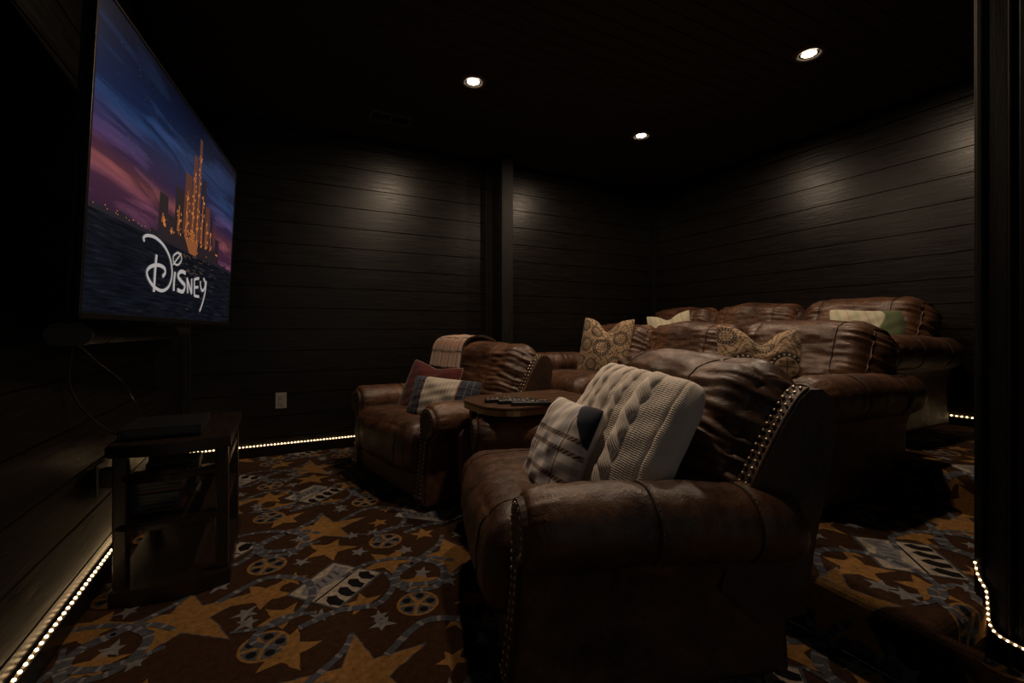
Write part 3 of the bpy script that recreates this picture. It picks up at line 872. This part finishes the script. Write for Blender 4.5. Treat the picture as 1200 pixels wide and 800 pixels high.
# screen picture
def screen_mat():
    m, nt, b = new_mat('screen_picture'); b.inputs['Base Color'].default_value = (.004, .004, .005, 1); b.inputs['Roughness'].default_value = .22
    uv = N(nt, 'ShaderNodeUVMap'); uv.uv_map = 'UVMap'; sp = N(nt, 'ShaderNodeSeparateXYZ'); nt.links.new(uv.outputs[0], sp.inputs[0])
    mp = N(nt, 'ShaderNodeMapping'); mp.inputs['Rotation'].default_value = (0, 0, math.radians(9)); mp.inputs['Scale'].default_value = (1.2, 6.0, 1); nt.links.new(uv.outputs[0], mp.inputs[0])
    f = noise_n(nt, mp.outputs[0], 1.5, 5, .55, .7)
    sky = ramp(nt, sp.outputs[1], [(.33, (.075, .028, .060)), (.42, (.12, .038, .070)), (.49, (.21, .060, .062)), (.56, (.060, .030, .085)), (.70, (.014, .036, .105)), (.86, (.007, .020, .060)), (1, (.003, .006, .018))])
    st = ramp(nt, f, [(.48, (.35, .35, .45)), (.60, (1, 1, 1)), (.72, (2.1, 1.4, 1.5))])
    mx = N(nt, 'ShaderNodeMixRGB', blend_type='MULTIPLY'); mx.inputs[0].default_value = 1; nt.links.new(sky, mx.inputs[1]); nt.links.new(st, mx.inputs[2])
    # water below the horizon
    mw = N(nt, 'ShaderNodeMapping'); mw.inputs['Scale'].default_value = (5, 40, 1); nt.links.new(uv.outputs[0], mw.inputs[0])
    fw = noise_n(nt, mw.outputs[0], 2, 4, .6)
    wat = ramp(nt, fw, [(.38, (.001, .0015, .003)), (.6, (.004, .006, .011)), (.78, (.026, .019, .021))])
    lt = N(nt, 'ShaderNodeMath', operation='GREATER_THAN'); nt.links.new(sp.outputs[1], lt.inputs[0]); lt.inputs[1].default_value = .33
    m2 = N(nt, 'ShaderNodeMixRGB'); nt.links.new(lt.outputs[0], m2.inputs[0]); nt.links.new(wat, m2.inputs[1]); nt.links.new(mx.outputs[0], m2.inputs[2])
    nt.links.new(m2.outputs[0], b.inputs['Emission Color']); b.inputs['Emission Strength'].default_value = 1.0
    return m
SM = [screen_mat(), emit('picture_white', (.30, .30, .31), .9), emit('picture_dark', (.010, .007, .010), 1), emit('picture_stone', (.055, .020, .014), 1),
      emit('picture_amber', (.50, .17, .035), 1), emit('picture_glow', (.16, .055, .020), 1), emit('picture_shore', (.006, .006, .012), 1), emit('picture_reflection', (.06, .04, .025), 1)]
bm = bmesh.new(); uvl = bm.loops.layers.uv.new('UVMap')
sw, sh = TW-2*b_, TH-.018-b_; sx0, sy0 = -TW/2+b_, -TH/2+.018
def SP(a, b, z): return Vector((sx0+a*sw, sy0+b*sh, z))
def spoly(P, mi, z):
    try: f = bm.faces.new([bm.verts.new(SP(a, b, z)) for a, b in P])
    except ValueError: return
    f.material_index = mi
    for l, (a, b) in zip(f.loops, P): l[uvl].uv = (a, b)
spoly([(0, 0), (1, 0), (1, 1), (0, 1)], 0, .0005)
# photo pixel -> screen coordinates, solved once from the four corners of the panel
Hs = np.array([[112, -33], [277, 198], [268, 383], [88, 373]], float); Hd = np.array([[0, 1], [1, 1], [1, 0], [0, 0]], float)
A_ = []
for (x, y), (p, q) in zip(Hs, Hd): A_ += [[x, y, 1, 0, 0, 0, -p*x, -p*y], [0, 0, 0, x, y, 1, -q*x, -q*y]]
hv = np.append(np.linalg.solve(np.array(A_), Hd.ravel()), 1).reshape(3, 3)
def T2(x, y):
    w = hv @ np.array([x/2.963+60, y/2.963+150, 1]); return (w[0]/w[2], w[1]/w[2])
rs = random.Random(4)
# far shore with lamps
sh_ = [(0, .335)]
for k in range(1, 60): sh_.append((k/60, .335+rs.uniform(.0, .022)))
sh_ += [(1, .335), (1, .322), (0, .322)]; spoly(sh_, 6, .0008)
for k in range(46):
    a = rs.uniform(.01, .99); q = .338+rs.uniform(0, .012); s = .0016
    if .28 < a < .86: continue
    spoly([(a-s*.7, q-s), (a+s*.7, q-s), (a+s*.7, q+s), (a-s*.7, q+s)], 4, .0011)
# a plain cluster of lit towers
def tower(a, b, q0, q1, taper, mi, z):
    m_ = (a+b)/2; w = (b-a)/2
    spoly([(a, q0), (b, q0), (m_+w*taper, q1), (m_-w*taper, q1)], mi, z)
towers = [(.30, .36, .33, .52, .9, 2), (.40, .47, .33, .60, .85, 2), (.46, .53, .33, .70, .7, 3), (.515, .575, .33, .82, .5, 3), (.565, .605, .33, .93, .55, 3), (.60, .66, .33, .74, .6, 2), (.65, .705, .33, .62, .8, 3), (.70, .745, .33, .58, .5, 2), (.77, .82, .33, .48, .8, 2), (.36, .42, .33, .45, 1, 2), (.48, .64, .33, .52, .95, 3), (.33, .82, .33, .405, 1, 2)]
for k, t in enumerate(towers): tower(*t, .0010+k*.00002)
for k, t in enumerate(towers):
    a, b, q0, q1 = t[:4]
    spoly([(lerp(a, b, .30), q0+.07), (lerp(a, b, .55), q0+.07), (lerp(a, b, .52), q1-.08), (lerp(a, b, .40), q1-.08)], 5, .0014)
    for i in range(int((q1-q0)*46)):
        x = lerp(a, b, rs.uniform(.22, .74)); y = rs.uniform(q0+.06, q1-.09); s = rs.uniform(.0018, .0042)
        spoly([(x-s*.6, y-s*1.6), (x+s*.6, y-s*1.6), (x+s*.6, y+s*1.6), (x-s*.6, y+s*1.6)], 4, .0016+i*1e-6)
for k in range(70):
    x = rs.gauss(.57, .10); y = .33-abs(rs.gauss(0, .11))-.01; w = rs.uniform(.004, .02)
    if y > .01: spoly([(x-w, y-.0012), (x+w, y-.0012), (x+w*.8, y+.0012), (x-w*.8, y+.0012)], 7, .0012+k*2e-6)
for k in range(60):
    x, y, s = rs.uniform(.02, .98), rs.uniform(.5, .98), .0011
    spoly([(x-s*.6, y-s), (x+s*.6, y-s), (x+s*.6, y+s), (x-s*.6, y+s)], 5, .0011)
# the wordmark, brushed strokes
def stroke(P, w0, w1=None, z=.0019):
    Q = spline([T2(*p) for p in P], 8); w1 = w1 or w0
    asp = sw/sh; Q = [np.array([q[0]*asp, q[1]]) for q in Q]; Ls, Rs = [], []
    for i in range(len(Q)):
        t = Q[min(i+1, len(Q)-1)]-Q[max(i-1, 0)]; t = t/max(1e-9, np.linalg.norm(t)); nr = np.array([-t[1], t[0]])
        w = lerp(w0, w1, i/(len(Q)-1))/2; Ls.append(Q[i]+nr*w); Rs.append(Q[i]-nr*w)
    for i in range(len(Q)-1):
        spoly([(p[0]/asp, p[1]) for p in (Ls[i], Ls[i+1], Rs[i+1], Rs[i])], 1, z+i*1e-6)
W = .020
stroke([(313, 398), (310, 383), (326, 376), (355, 385), (385, 415), (406, 460), (413, 515), (402, 560), (378, 578), (350, 566), (328, 536), (322, 508), (336, 490), (362, 484), (384, 494), (388, 512), (378, 526)], .012, .016)
stroke([(357, 446), (352, 500), (347, 583)], W)
stroke([(424, 508), (420, 545), (419, 578)], W)
stroke([(432, 437), (418, 450), (419, 474), (434, 482), (447, 464), (444, 444), (432, 437)], .009); stroke([(416, 482), (446, 440)], .008)
stroke([(462, 512), (446, 506), (434, 522), (446, 542), (459, 558), (452, 580), (432, 574)], W*.9)
stroke([(470, 586), (467, 530)], W*.8); stroke([(467, 530), (484, 588)], W*.8); stroke([(484, 588), (484, 532)], W*.8)
stroke([(494, 532), (494, 596)], W*.8); stroke([(494, 534), (511, 530)], W*.7); stroke([(494, 564), (508, 563)], W*.7); stroke([(494, 595), (511, 598)], W*.7)
stroke([(516, 540), (517, 562), (523, 576), (531, 566), (533, 545), (527, 530)], .014); stroke([(537, 540), (533, 580), (524, 620), (513, 652)], W*.9, .013)
sc_ = obj_bm('screen', bm, SM, tv)
sc_['label'] = 'glowing screen with dusk sky, lit towers and white lettering'

# sound bar under the television
r = thing('soundbar', 'long dark capsule shaped sound bar on the wall under the television', 'soundbar', (XL+.062, 1.90, 1.017))
def capsule(y0, y1, w, h, grow, name, m):
    bm = bmesh.new(); P = []
    for k in range(24):
        a = 2*PI*k/24; cx = (w/2-h/2)*(1 if math.cos(a) > 0 else -1)
        P.append((cx+(h/2+grow)*math.cos(a), (h/2+grow)*math.sin(a)))
    A = [bm.verts.new((x, y0, z)) for x, z in P]; B = [bm.verts.new((x, y1, z)) for x, z in P]
    bm.faces.new(A); bm.faces.new(B[::-1])
    for i in range(24): bm.faces.new((A[i-1], A[i], B[i], B[i-1]))
    bmesh.ops.recalc_face_normals(bm, faces=bm.faces); obj_bm(name, bm, m, r)
capsule(.015, 1.88, .112, .068, 0, 'body', M['black_plastic'])
capsule(0, .02, .112, .068, .002, 'end_cap', M['cap']); capsule(1.87, 1.89, .112, .068, .002, 'end_cap', M['bezel']); capsule(.22, .235, .112, .068, .002, 'band', M['bezel'])

# cables hanging to the player
c = spline([(XL+.05, 1.98, .985), (XL+.02, 2.05, .85), (XL+.05, 2.10, .74), (XL+.10, 2.25, .63), (XL+.13, 2.40, .630)], 10)
tag(tube('cable', c, .0035, M['black_plastic']), 'thin black cable hanging straighter from the sound bar to the player', 'cable')
c = spline([(XL+.05, 2.02, .985), (XL+.02, 2.35, .90), (XL+.015, 2.66, .80), (XL+.05, 2.70, .70), (XL+.11, 2.55, .645), (XL+.14, 2.45, .632)], 10)
tag(tube('cable', c, .0030, M['black_plastic']), 'thin cable that swings out in a wide loop beside the media stand', 'cable')

# ------------------------------------------------------------------ MEDIA STAND
MX0, MX1, MY0, MY1, MZ = -.545, -.175, 2.19, 2.79, .605
r = thing('media_stand', 'dark wooden open media stand with a bowed end under the television', 'media stand', (MX0, MY0, 0))
def bowed(name, z0, z1, dx=0, m='espresso', bow=.045, x0=0, x1=MX1-MX0, y1=MY1-MY0, yin=None):
    bm = bmesh.new(); n = 14; P = []
    for k in range(n+1):
        t = k/n; P.append((lerp(x0, x1, t), -bow*math.sin(PI*t)+dx))
    if yin is None: P += [(x1, y1), (x0, y1)]
    else: P += [(lerp(x1, x0, k/n), -bow*math.sin(PI*k/n)+dx+yin) for k in range(n+1)]
    A = [bm.verts.new((x, y, z0)) for x, y in P]; B = [bm.verts.new((x, y, z1)) for x, y in P]
    bm.faces.new(A[::-1]); bm.faces.new(B)
    for i in range(len(P)): bm.faces.new((A[i-1], A[i], B[i], B[i-1]))
    bmesh.ops.recalc_face_normals(bm, faces=bm.faces)
    bmesh.ops.bevel(bm, geom=[e for e in bm.edges if abs(e.verts[0].co.z-e.verts[1].co.z) < 1e-6], offset=.004, segments=2, affect='EDGES')
    return obj_bm(name, bm, M[m], r)
W_ = MX1-MX0; D_ = MY1-MY0
bowed('top', .560, MZ, -.03, x0=-.012, x1=W_+.012, y1=D_+.01)
bowed('rail', .455, .485, 0, yin=.026, x0=.03, x1=W_-.03)
bowed('shelf', .275, .297, 0, x0=.01, x1=W_-.01)
bowed('plinth', .0, .062, -.012, x0=-.008, x1=W_+.008)
for x in (0.0, W_-.045):
    for y in (0.0, D_-.05):
        bm = bmesh.new(); add_box(bm, (x, y, .06), (x+.045, y+.05, .562), .006); obj_bm('post', bm, M['espresso'], r)
bm = bmesh.new(); add_box(bm, (W_-.028, .04, .455), (W_-.004, D_-.04, .485), .003); obj_bm('rail', bm, M['espresso'], r)

r = thing('media_player', 'flat black set top player lying on the media stand', 'player', (-.535, 2.22, MZ), 0)
bm = bmesh.new(); add_box(bm, (0, .0, .006), (.265, .30, .046), .003); obj_bm('case', bm, M['black_plastic'], r)
bm = bmesh.new(); add_box(bm, (.02, -.002, .016), (.245, .002, .036), .001); obj_bm('front_strip', bm, M['slot'], r)
bm = bmesh.new()
for x in (.03, .235):
    for y in (.03, .27): add_cyl(bm, (x, y, 0), (x, y, .008), .010, 10)
obj_bm('feet', bm, M['black_plastic'], r)

# disc cases in two leaning piles
rs = random.Random(9)
sleeve = [plain('sleeve_%s' % n_, c_, .35) for n_, c_ in (('charcoal', (.03, .03, .034)), ('plum', (.09, .03, .05)), ('olive', (.06, .055, .035)), ('wine', (.10, .025, .025)), ('steel', (.09, .09, .10)), ('teal', (.02, .05, .05)))]
shell = plain('disc_case_shell', (.018, .018, .020), .28)
def cases(px, py, n, where):
    z = .2985
    word = ['bottom', 'second', 'third', 'fourth', 'fifth', 'sixth', 'seventh', 'eighth', 'ninth', 'tenth', 'topmost']
    names = ['charcoal', 'plum', 'olive', 'wine', 'steel', 'teal']
    for k in range(n):
        ci = rs.randrange(6)
        w = 'topmost' if k == n-1 else word[k]
        c = thing('disc_case', '%s %s disc case of the %s' % (names[ci], w, where) if k else 'lowest %s disc case of the %s' % (names[ci], where), 'disc case', (px+rs.uniform(-.006, .006), py+rs.uniform(-.008, .008), z), rs.uniform(-.05, .05), 'disc cases on the media stand shelf')
        bm = bmesh.new(); add_box(bm, (-.095, -.0675, 0), (.095, .0675, .0145), .002); obj_bm('shell', bm, shell, c)
        bm = bmesh.new(); add_box(bm, (-.094, -.0688, .0015), (.094, -.0672, .013)); add_box(bm, (.0945, -.066, .0025), (.0962, .066, .012)); add_box(bm, (-.092, -.065, .0142), (.092, .065, .0152))
        obj_bm('sleeve', bm, sleeve[ci], c)
        z += .0156
cases(-.44, 2.35, 9, 'front pile on the stand shelf'); cases(-.41, 2.53, 10, 'rear pile on the stand shelf')

# ------------------------------------------------------------------ SEATING
front = make_recliner('recliner', 'brown leather recliner closest to the camera holding the white knit pillow', (.732, 1.577, 0), math.radians(-16.4), 'brown leather recliners')
far = copy_tree(front); far.location = (.655, 3.04, 0); far.rotation_euler = (0, 0, math.radians(12))
far['label'] = 'brown leather recliner by the plank wall holding the red pillow and plaid throw'
sofa = make_sofa('reclining_sofa', 'brown leather reclining sofa on the lower step just behind the recliners', (2.06, 2.42, Z1), 'brown leather sofas')
sofa3 = copy_tree(sofa); sofa3.location = (3.10, 2.61, Z2)
sofa3['label'] = 'rear brown leather sofa on the upper step against the back wall'

# ------------------------------------------------------------------ END TABLE AND REMOTES
r = thing('end_table', 'brown round cornered end table with brass edge between the two recliners', 'end table', (.89, 2.155, 0), math.radians(3))
def rrect(x0, x1, hw, rad, n=8):
    P = []
    for cx, cy, a0 in ((x1-rad*.4, hw-rad*.4, 0), (x0+rad, hw-rad, 90), (x0+rad, -hw+rad, 180), (x1-rad*.4, -hw+rad*.4, 270)):
        q = rad if cx < (x0+x1)/2 else rad*.4
        for k in range(n+1):
            a = math.radians(a0+90*k/n); P.append((cx+q*math.cos(a), cy+q*math.sin(a)))
    return P
def prism(name, P, z0, z1, m, parent, bev=.003):
    bm = bmesh.new(); A = [bm.verts.new((x, y, z0)) for x, y in P]; B = [bm.verts.new((x, y, z1)) for x, y in P]
    bm.faces.new(A[::-1]); bm.faces.new(B)
    for i in range(len(P)): bm.faces.new((A[i-1], A[i], B[i], B[i-1]))
    bmesh.ops.recalc_face_normals(bm, faces=bm.faces)
    if bev: bmesh.ops.bevel(bm, geom=[e for e in bm.edges if abs(e.verts[0].co.z-e.verts[1].co.z) < 1e-6], offset=bev, segments=2, affect='EDGES')
    return obj_bm(name, bm, m, parent)
TZ = .657
prism('table_top', rrect(0, .70, .25, .17), TZ-.014, TZ, M['table_wood'], r)
prism('brass_edge', rrect(.004, .696, .246, .167), TZ-.040, TZ-.0145, M['brass'], r, .001)
for x, y in ((.10, .08), (.10, .20), (.60, .06), (.60, .20)):
    bm = bmesh.new(); add_box(bm, (x-.018, y-.018, 0), (x+.018, y+.018, TZ-.0405), .003); obj_bm('leg', bm, M['table_dark'], r)
prism('shelf', [(x, y+.14) for x, y in rrect(.08, .62, .085, .04)], .16, .18, M['table_dark'], r)
prism('brass_rail', [(x, y+.14) for x, y in rrect(.07, .63, .09, .05)], .54, .548, M['brass'], r, 0)
# purple cloth bundled on the lower shelf
def fn(o, c):
    w = nz(o.x+3, o.y, o.z, 12)*.03+nz(o.x, o.y+5, o.z, 26)*.012
    return Vector((o.x, o.y, o.z))*(1+w*2.2)*1.0
o = Puff((.10, .055, .16), .05, fn).build((12, 12, 18), 'folded_throw', M['purple'], None); o.location = (.975, 2.305, .342)
tag(o, 'purple cloth bundled on the shelf of the end table', 'blanket')
def remote(loc, rz, L, w, label, seed, first):
    r = thing('remote_control', label, 'remote control', loc, rz, 'remotes on the end table')
    bm = bmesh.new(); add_box(bm, (-L/2, -w/2, 0), (L/2, w/2, .020), .006, 3); obj_bm('body', bm, M['black_plastic'], r, True)
    rr = random.Random(seed)
    for i in range(int(L/.022)-1):
        for j in (-1, 0, 1):
            if rr.random() < .25: continue
            bm = bmesh.new(); x = -L/2+.02+i*.022; add_box(bm, (x-.0055, j*w*.29-.0045, .0195), (x+.0055, j*w*.29+.0045, .0225), .0012)
            obj_bm('button', bm, M['grey_plastic'] if rr.random() < .6 else M['bezel'], r)
    return r
remote((1.05, 2.13, TZ), math.radians(-14), .19, .05, 'black remote lying farthest back on the end table', 1, 0)
remote((1.10, 2.055, TZ), math.radians(-20), .21, .05, 'black remote in the middle of the three on the end table', 2, 0)
remote((1.13, 1.975, TZ), math.radians(-22), .20, .055, 'thick black remote nearest the front recliner arm', 3, 0)

# ------------------------------------------------------------------ PILLOWS AND THROW
def P2(rad): return rad
# chunky white cable knit
def knit_disp(U, V):
    cover = np.zeros_like(U)
    def cable(u0, w, k, amp):
        edge = 1+.12*np.sin(V*k*2)
        du = (U-u0)/(w*edge); prof = np.sqrt(np.clip(1-du*du, 0, 1))
        lob = np.abs(np.sin(V*k+du*1.25))**.6
        strand = .80+.20*np.sin((V*k*6+du*9)*2)*.35
        out = prof*(.45+.55*lob)*strand
        return amp*out, np.exp(-((U-u0)/(w*1.15))**8)
    h = np.zeros_like(U)
    for a in ((.34, .115, 12, .026), (.0, .065, 16, .015), (-.26, .09, 11, .015), (-.48, .065, 15, .013), (-.74, .10, 11, .015)):
        x, m = cable(*a); h = np.maximum(h, x); cover = np.maximum(cover, m)
    h = h + .0014*np.sin(V*225+.6*np.sin(U*40))*(.7+.3*np.sin(U*120))*(1-cover)
    h = h - .008*np.exp(-((U-.80)/.018)**2) + .006*np.exp(-((U-.88)/.05)**2)
    return h
n_ = 320
U, V, (a1, a2) = pillow_pts(.53, .53, .19, n_, 0, .42, .03, 1.2, knit_disp, 0, .09)
kc = np.ones(U.shape+(3,))*np.array((.74, .67, .59)); kc = kc*(1-.12*(.5+.5*np.sin(V*225+np.pi+.6*np.sin(U*40)))[..., None])
KN = cloth_mesh('knit_pillow', [a1, a2], [kc, kc], M['knit'], None, (False, True))
tag(KN, 'large cream cable knit pillow leaning on the front recliner', 'pillow')
place(KN, Vector((1.075, 1.25, .655)), cdir(-.76, -.42, .52), (0, 0, 1), math.radians(-5))

# plaid pillow, white back
def plaid(U, V):
    K = np.ones(U.shape+(3,))*np.array((.68, .63, .58))
    K = colmix(K, band(U, -.02, .16, .02)*.35, (.20, .24, .32)); K = colmix(K, band(U, .45, .22, .02)*.45, (.20, .24, .32))
    hat = (.55+.45*np.sign(np.sin((U-V)*70)))
    for c in (-.62, -.34, .12, .36):
        K = colmix(K, band(V, c, .085, .012)*(.55+.45*hat), (.105, .045, .030))
    K = colmix(K, band(V, -.12, .12, .02)*.55, (.22, .21, .22))
    for c, w, kk in ((-.54, .034, (.02, .015, .015)), (-.44, .030, (.02, .015, .015)), (-.34, .044, (.12, .035, .025)), (-.82, .026, (.15, .05, .035)), (-.72, .026, (.04, .025, .02)), (-.24, .022, (.02, .015, .015)), (.62, .03, (.12, .035, .025))):
        K = colmix(K, band(U, c, w, .012), kk)
    K = colmix(K, np.clip((V*.8+U-1.22)/.02, 0, 1), (.018, .024, .042)); K = colmix(K, np.clip((U-V*.6-1.15)/.02, 0, 1), (.018, .024, .042))
    return K
U, V, (a1, a2) = pillow_pts(.40, .42, .15, 230, 0, .5, .06, 2.4)
wb = np.ones(U.shape+(3,))*np.array((.50, .47, .44))
PL = cloth_mesh('plaid_pillow', [a1, a2], [plaid(U, V), wb], M['fabric'], None, (False, True))
tag(PL, 'white and brown plaid pillow with navy corners in front of the knit pillow', 'pillow')
place(PL, Vector((.925, 1.41, .575)), cdir(-.88, -.26, .42), (0, 0, 1), math.radians(1))

# patterned pillows on the middle sofa
for W_p, H_p, chop, c, nr, rl, sd, mir, lab in (
    (.48, .50, .10, Vector((2.53, 3.13, .885)), cdir(-.55, -.80, .25), math.radians(-3), 3, False, 'tan medallion print pillow with deep centre chop beside the far arm of the middle sofa'),
    (.49, .43, .09, Vector((2.49, 1.675, .835)), cdir(-.22, -.93, .25), math.radians(-3), 8, True, 'tan medallion print pillow behind the front recliner back')):
    U, V, (a1, a2) = pillow_pts(W_p, H_p, .15, 200, chop, .5, .06, sd)
    K = medallion_cols(U, V, sd, mir)
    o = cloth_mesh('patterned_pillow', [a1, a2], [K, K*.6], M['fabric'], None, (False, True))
    tag(o, lab, 'pillow', 'medallion print pillows'); place(o, c, nr, (0, 0, 1), rl)

# pale pillows on the rear sofa
def pale(U, V, green=False):
    K = np.ones(U.shape+(3,))*np.array((.50, .46, .34))
    for c in (-.7, -.2, .3, .75): K = colmix(K, band(U+.15*V, c, .10, .04)*.55, (.30, .34, .22))
    for c in (-.45, .05, .55): K = colmix(K, band(U+.15*V, c, .03, .02)*.6, (.34, .22, .14))
    if green: K = colmix(K, np.clip((U-.28+.1*np.sin(V*6))/.05, 0, 1), (.10, .13, .06))
    return K
for c, nr, rl, g, lab in ((Vector((3.55, 3.36, .985)), cdir(-.45, -.85, .25), math.radians(9), False, 'pale green striped pillow at the far end of the rear sofa'),
                          (Vector((3.54, 1.615, .965)), cdir(-.35, -.9, .3), math.radians(-2), True, 'cream and green pillow peeking over the middle sofa back')):
    U, V, (a1, a2) = pillow_pts(.44, .44, .14, 110, 0 if g else .05, .5, .06, 5)
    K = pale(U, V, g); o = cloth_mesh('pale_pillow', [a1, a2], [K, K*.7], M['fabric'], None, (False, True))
    tag(o, lab, 'pillow', 'pale pillows on the rear sofa'); place(o, c, nr, (0, 0, 1), rl)

# red pillow with beaded edge, and the lumbar in front of it
def on_chair(x, y, z): return far.matrix_basis @ Vector((x, y, z))
far_m = Matrix.Translation((.655, 3.04, 0)) @ Matrix.Rotation(math.radians(12), 4, 'Z')
U, V, (a1, a2) = pillow_pts(.45, .45, .15, 110, .02, .5, .06, 7)
K = np.ones(U.shape+(3,))*np.array((.066, .0085, .009))
RP = cloth_mesh('red_pillow', [a1, a2], [K, K], M['fabric'], None, (False, True))
tag(RP, 'dark red pillow with pale beaded edging on the recliner by the plank wall', 'pillow')
place(RP, far_m @ Vector((.36, .12, .57)), cdir(-.35, -.86, .45), (0, 0, 1), math.radians(-8))
rim = [a1[i, 0] for i in range(0, 110)] + [a1[-1, j] for j in range(0, 110)] + [a1[i, -1] for i in range(109, -1, -1)] + [a1[0, j] for j in range(109, -1, -1)]
nailheads('bead_edging', along([Vector(p) for p in rim], .021), RP, .0045, Vector((0, 0, 1)), plain('pale_beads', (.5, .42, .36), .5))
def lumbar(U, V):
    navy = (.022, .028, .045); K = np.ones(U.shape+(3,))*np.array(navy)
    for c in (-.85, -.7, .68, .84): K = colmix(K, band(U, c, .012, .01)*.7, (.22, .22, .24))
    for c in (-.6, -.2, .2, .6): K = colmix(K, band(V, c, .03, .02)*.6, (.16, .16, .19))
    mid = np.clip((.52-np.abs(U+.06))/.01, 0, 1); S_ = np.ones(U.shape+(3,))*np.array((.46, .42, .35))
    S_ = colmix(S_, (.5+.5*np.sin(U*62))*.55, (.26, .22, .18)); S_ = colmix(S_, band(V, .05, .7, .3)*(.5+.5*np.sin(V*120))*.25, (.2, .16, .13))
    K = colmix(K, mid, (0, 0, 0))+S_*mid[..., None]
    K = colmix(K, band(np.abs(U+.06), .53, .025, .01), (.16, .03, .025)); return K
U, V, (a1, a2) = pillow_pts(.50, .30, .14, 160, 0, .5, .05, 9)
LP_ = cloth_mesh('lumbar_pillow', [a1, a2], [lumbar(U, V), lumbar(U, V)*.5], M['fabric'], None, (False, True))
tag(LP_, 'navy and cream striped lumbar pillow in front of the red pillow', 'pillow')
place(LP_, far_m @ Vector((.27, -.25, .575)), cdir(-.28, -.88, .40), (0, 0, 1), math.radians(-4))

# plaid throw laid over the top of the far recliner's back
def throw():
    n, m = 90, 70
    f, t = Vector((.645, .40)), Vector((.89, .895)); ax = (t-f).normalized(); nr = Vector((-ax.y, ax.x)); L = (t-f).length
    # path over the cushion top, from the front face round to the outer back
    path = [t-ax*.27+nr*.175, t-ax*.18+nr*.19, t-ax*.09+nr*.205, t-ax*.02+nr*.185, t+ax*.035+nr*.12, t+ax*.058+nr*.05, t+ax*.055-nr*.03, t+ax*.01-nr*.13, t-ax*.08-nr*.17, t-ax*.30-nr*.18]
    Q = spline([(p.x, p.y) for p in path], 12)
    Pp = np.zeros((len(Q), m, 3)); Kk = np.zeros((len(Q), m, 3))
    for i, q in enumerate(Q):
        for j in range(m):
            s = j/(m-1); y = lerp(.10, .50, s) + .03*math.sin(i*.06) + .06*(1-i/len(Q))*(s-.2)
            wv = .003*math.sin(s*9+i*.05)+.002*math.sin(s*21-i*.06)
            Pp[i, j] = (q[0], y, q[1]+wv+.012)
    a = np.linspace(0, 1, len(Q))[:, None]*np.ones((1, m)); b = np.linspace(0, 1, m)[None, :]*np.ones((len(Q), 1))
    K = np.ones((len(Q), m, 3))*np.array((.46, .34, .26))
    for c in (.12, .38, .62, .88): K = colmix(K, band(b, c, .022, .012), (.07, .04, .035))
    for c in (.15, .33, .55, .8): K = colmix(K, band(a, c, .02, .012), (.08, .05, .04))
    for c in (.25, .5, .75): K = colmix(K, band(b, c, .10, .04)*.5, (.42, .18, .12))
    for c in (.24, .66): K = colmix(K, band(a, c, .07, .03)*.45, (.42, .18, .12))
    lo = Pp.copy(); lo[..., 2] -= .007
    o = cloth_mesh('plaid_throw', [Pp, lo], [K, K], M['fabric'], None, (True, False))
    bm = bmesh.new(); bm.from_mesh(o.data)
    for s in (0, m-1):
        pass
    bm.free()
    o.matrix_world = far_m
    fr = [Vector(Pp[i, 0]) for i in range(len(Q))]
    fb = bmesh.new()
    for p in along(fr, .014): add_tube(fb, [p, p+Vector((0, -.008, -.006)), p+Vector((.003, -.012, -.018))], .0022, 4)
    obj_bm('fringe', fb, plain('dark_fringe', (.06, .035, .03), .9), o)
    return o
tag(throw(), 'cream and red plaid throw draped over the recliner back by the plank wall', 'blanket')

# ------------------------------------------------------------------ WORLD, CAMERA, VIEW
w = bpy.data.worlds.new('World'); S.world = w; w.use_nodes = True
w.node_tree.nodes['Background'].inputs[0].default_value = (1, .95, .90, 1); w.node_tree.nodes['Background'].inputs[1].default_value = .11
cam = bpy.data.cameras.new('Camera'); co = bpy.data.objects.new('Camera', cam); COL.objects.link(co)
cam.sensor_width = 36; cam.lens = 533/1200*36; cam.shift_y = -13/1200; cam.clip_start = .02
co.location = (0, 0, EYE); co.rotation_euler = (PI/2, 0, -YAW)
S.camera = co
S.view_settings.view_transform = 'Standard'; S.view_settings.look = 'None'; S.view_settings.gamma = 1; S.view_settings.use_curve_mapping = False
S.view_settings.exposure = 0.0
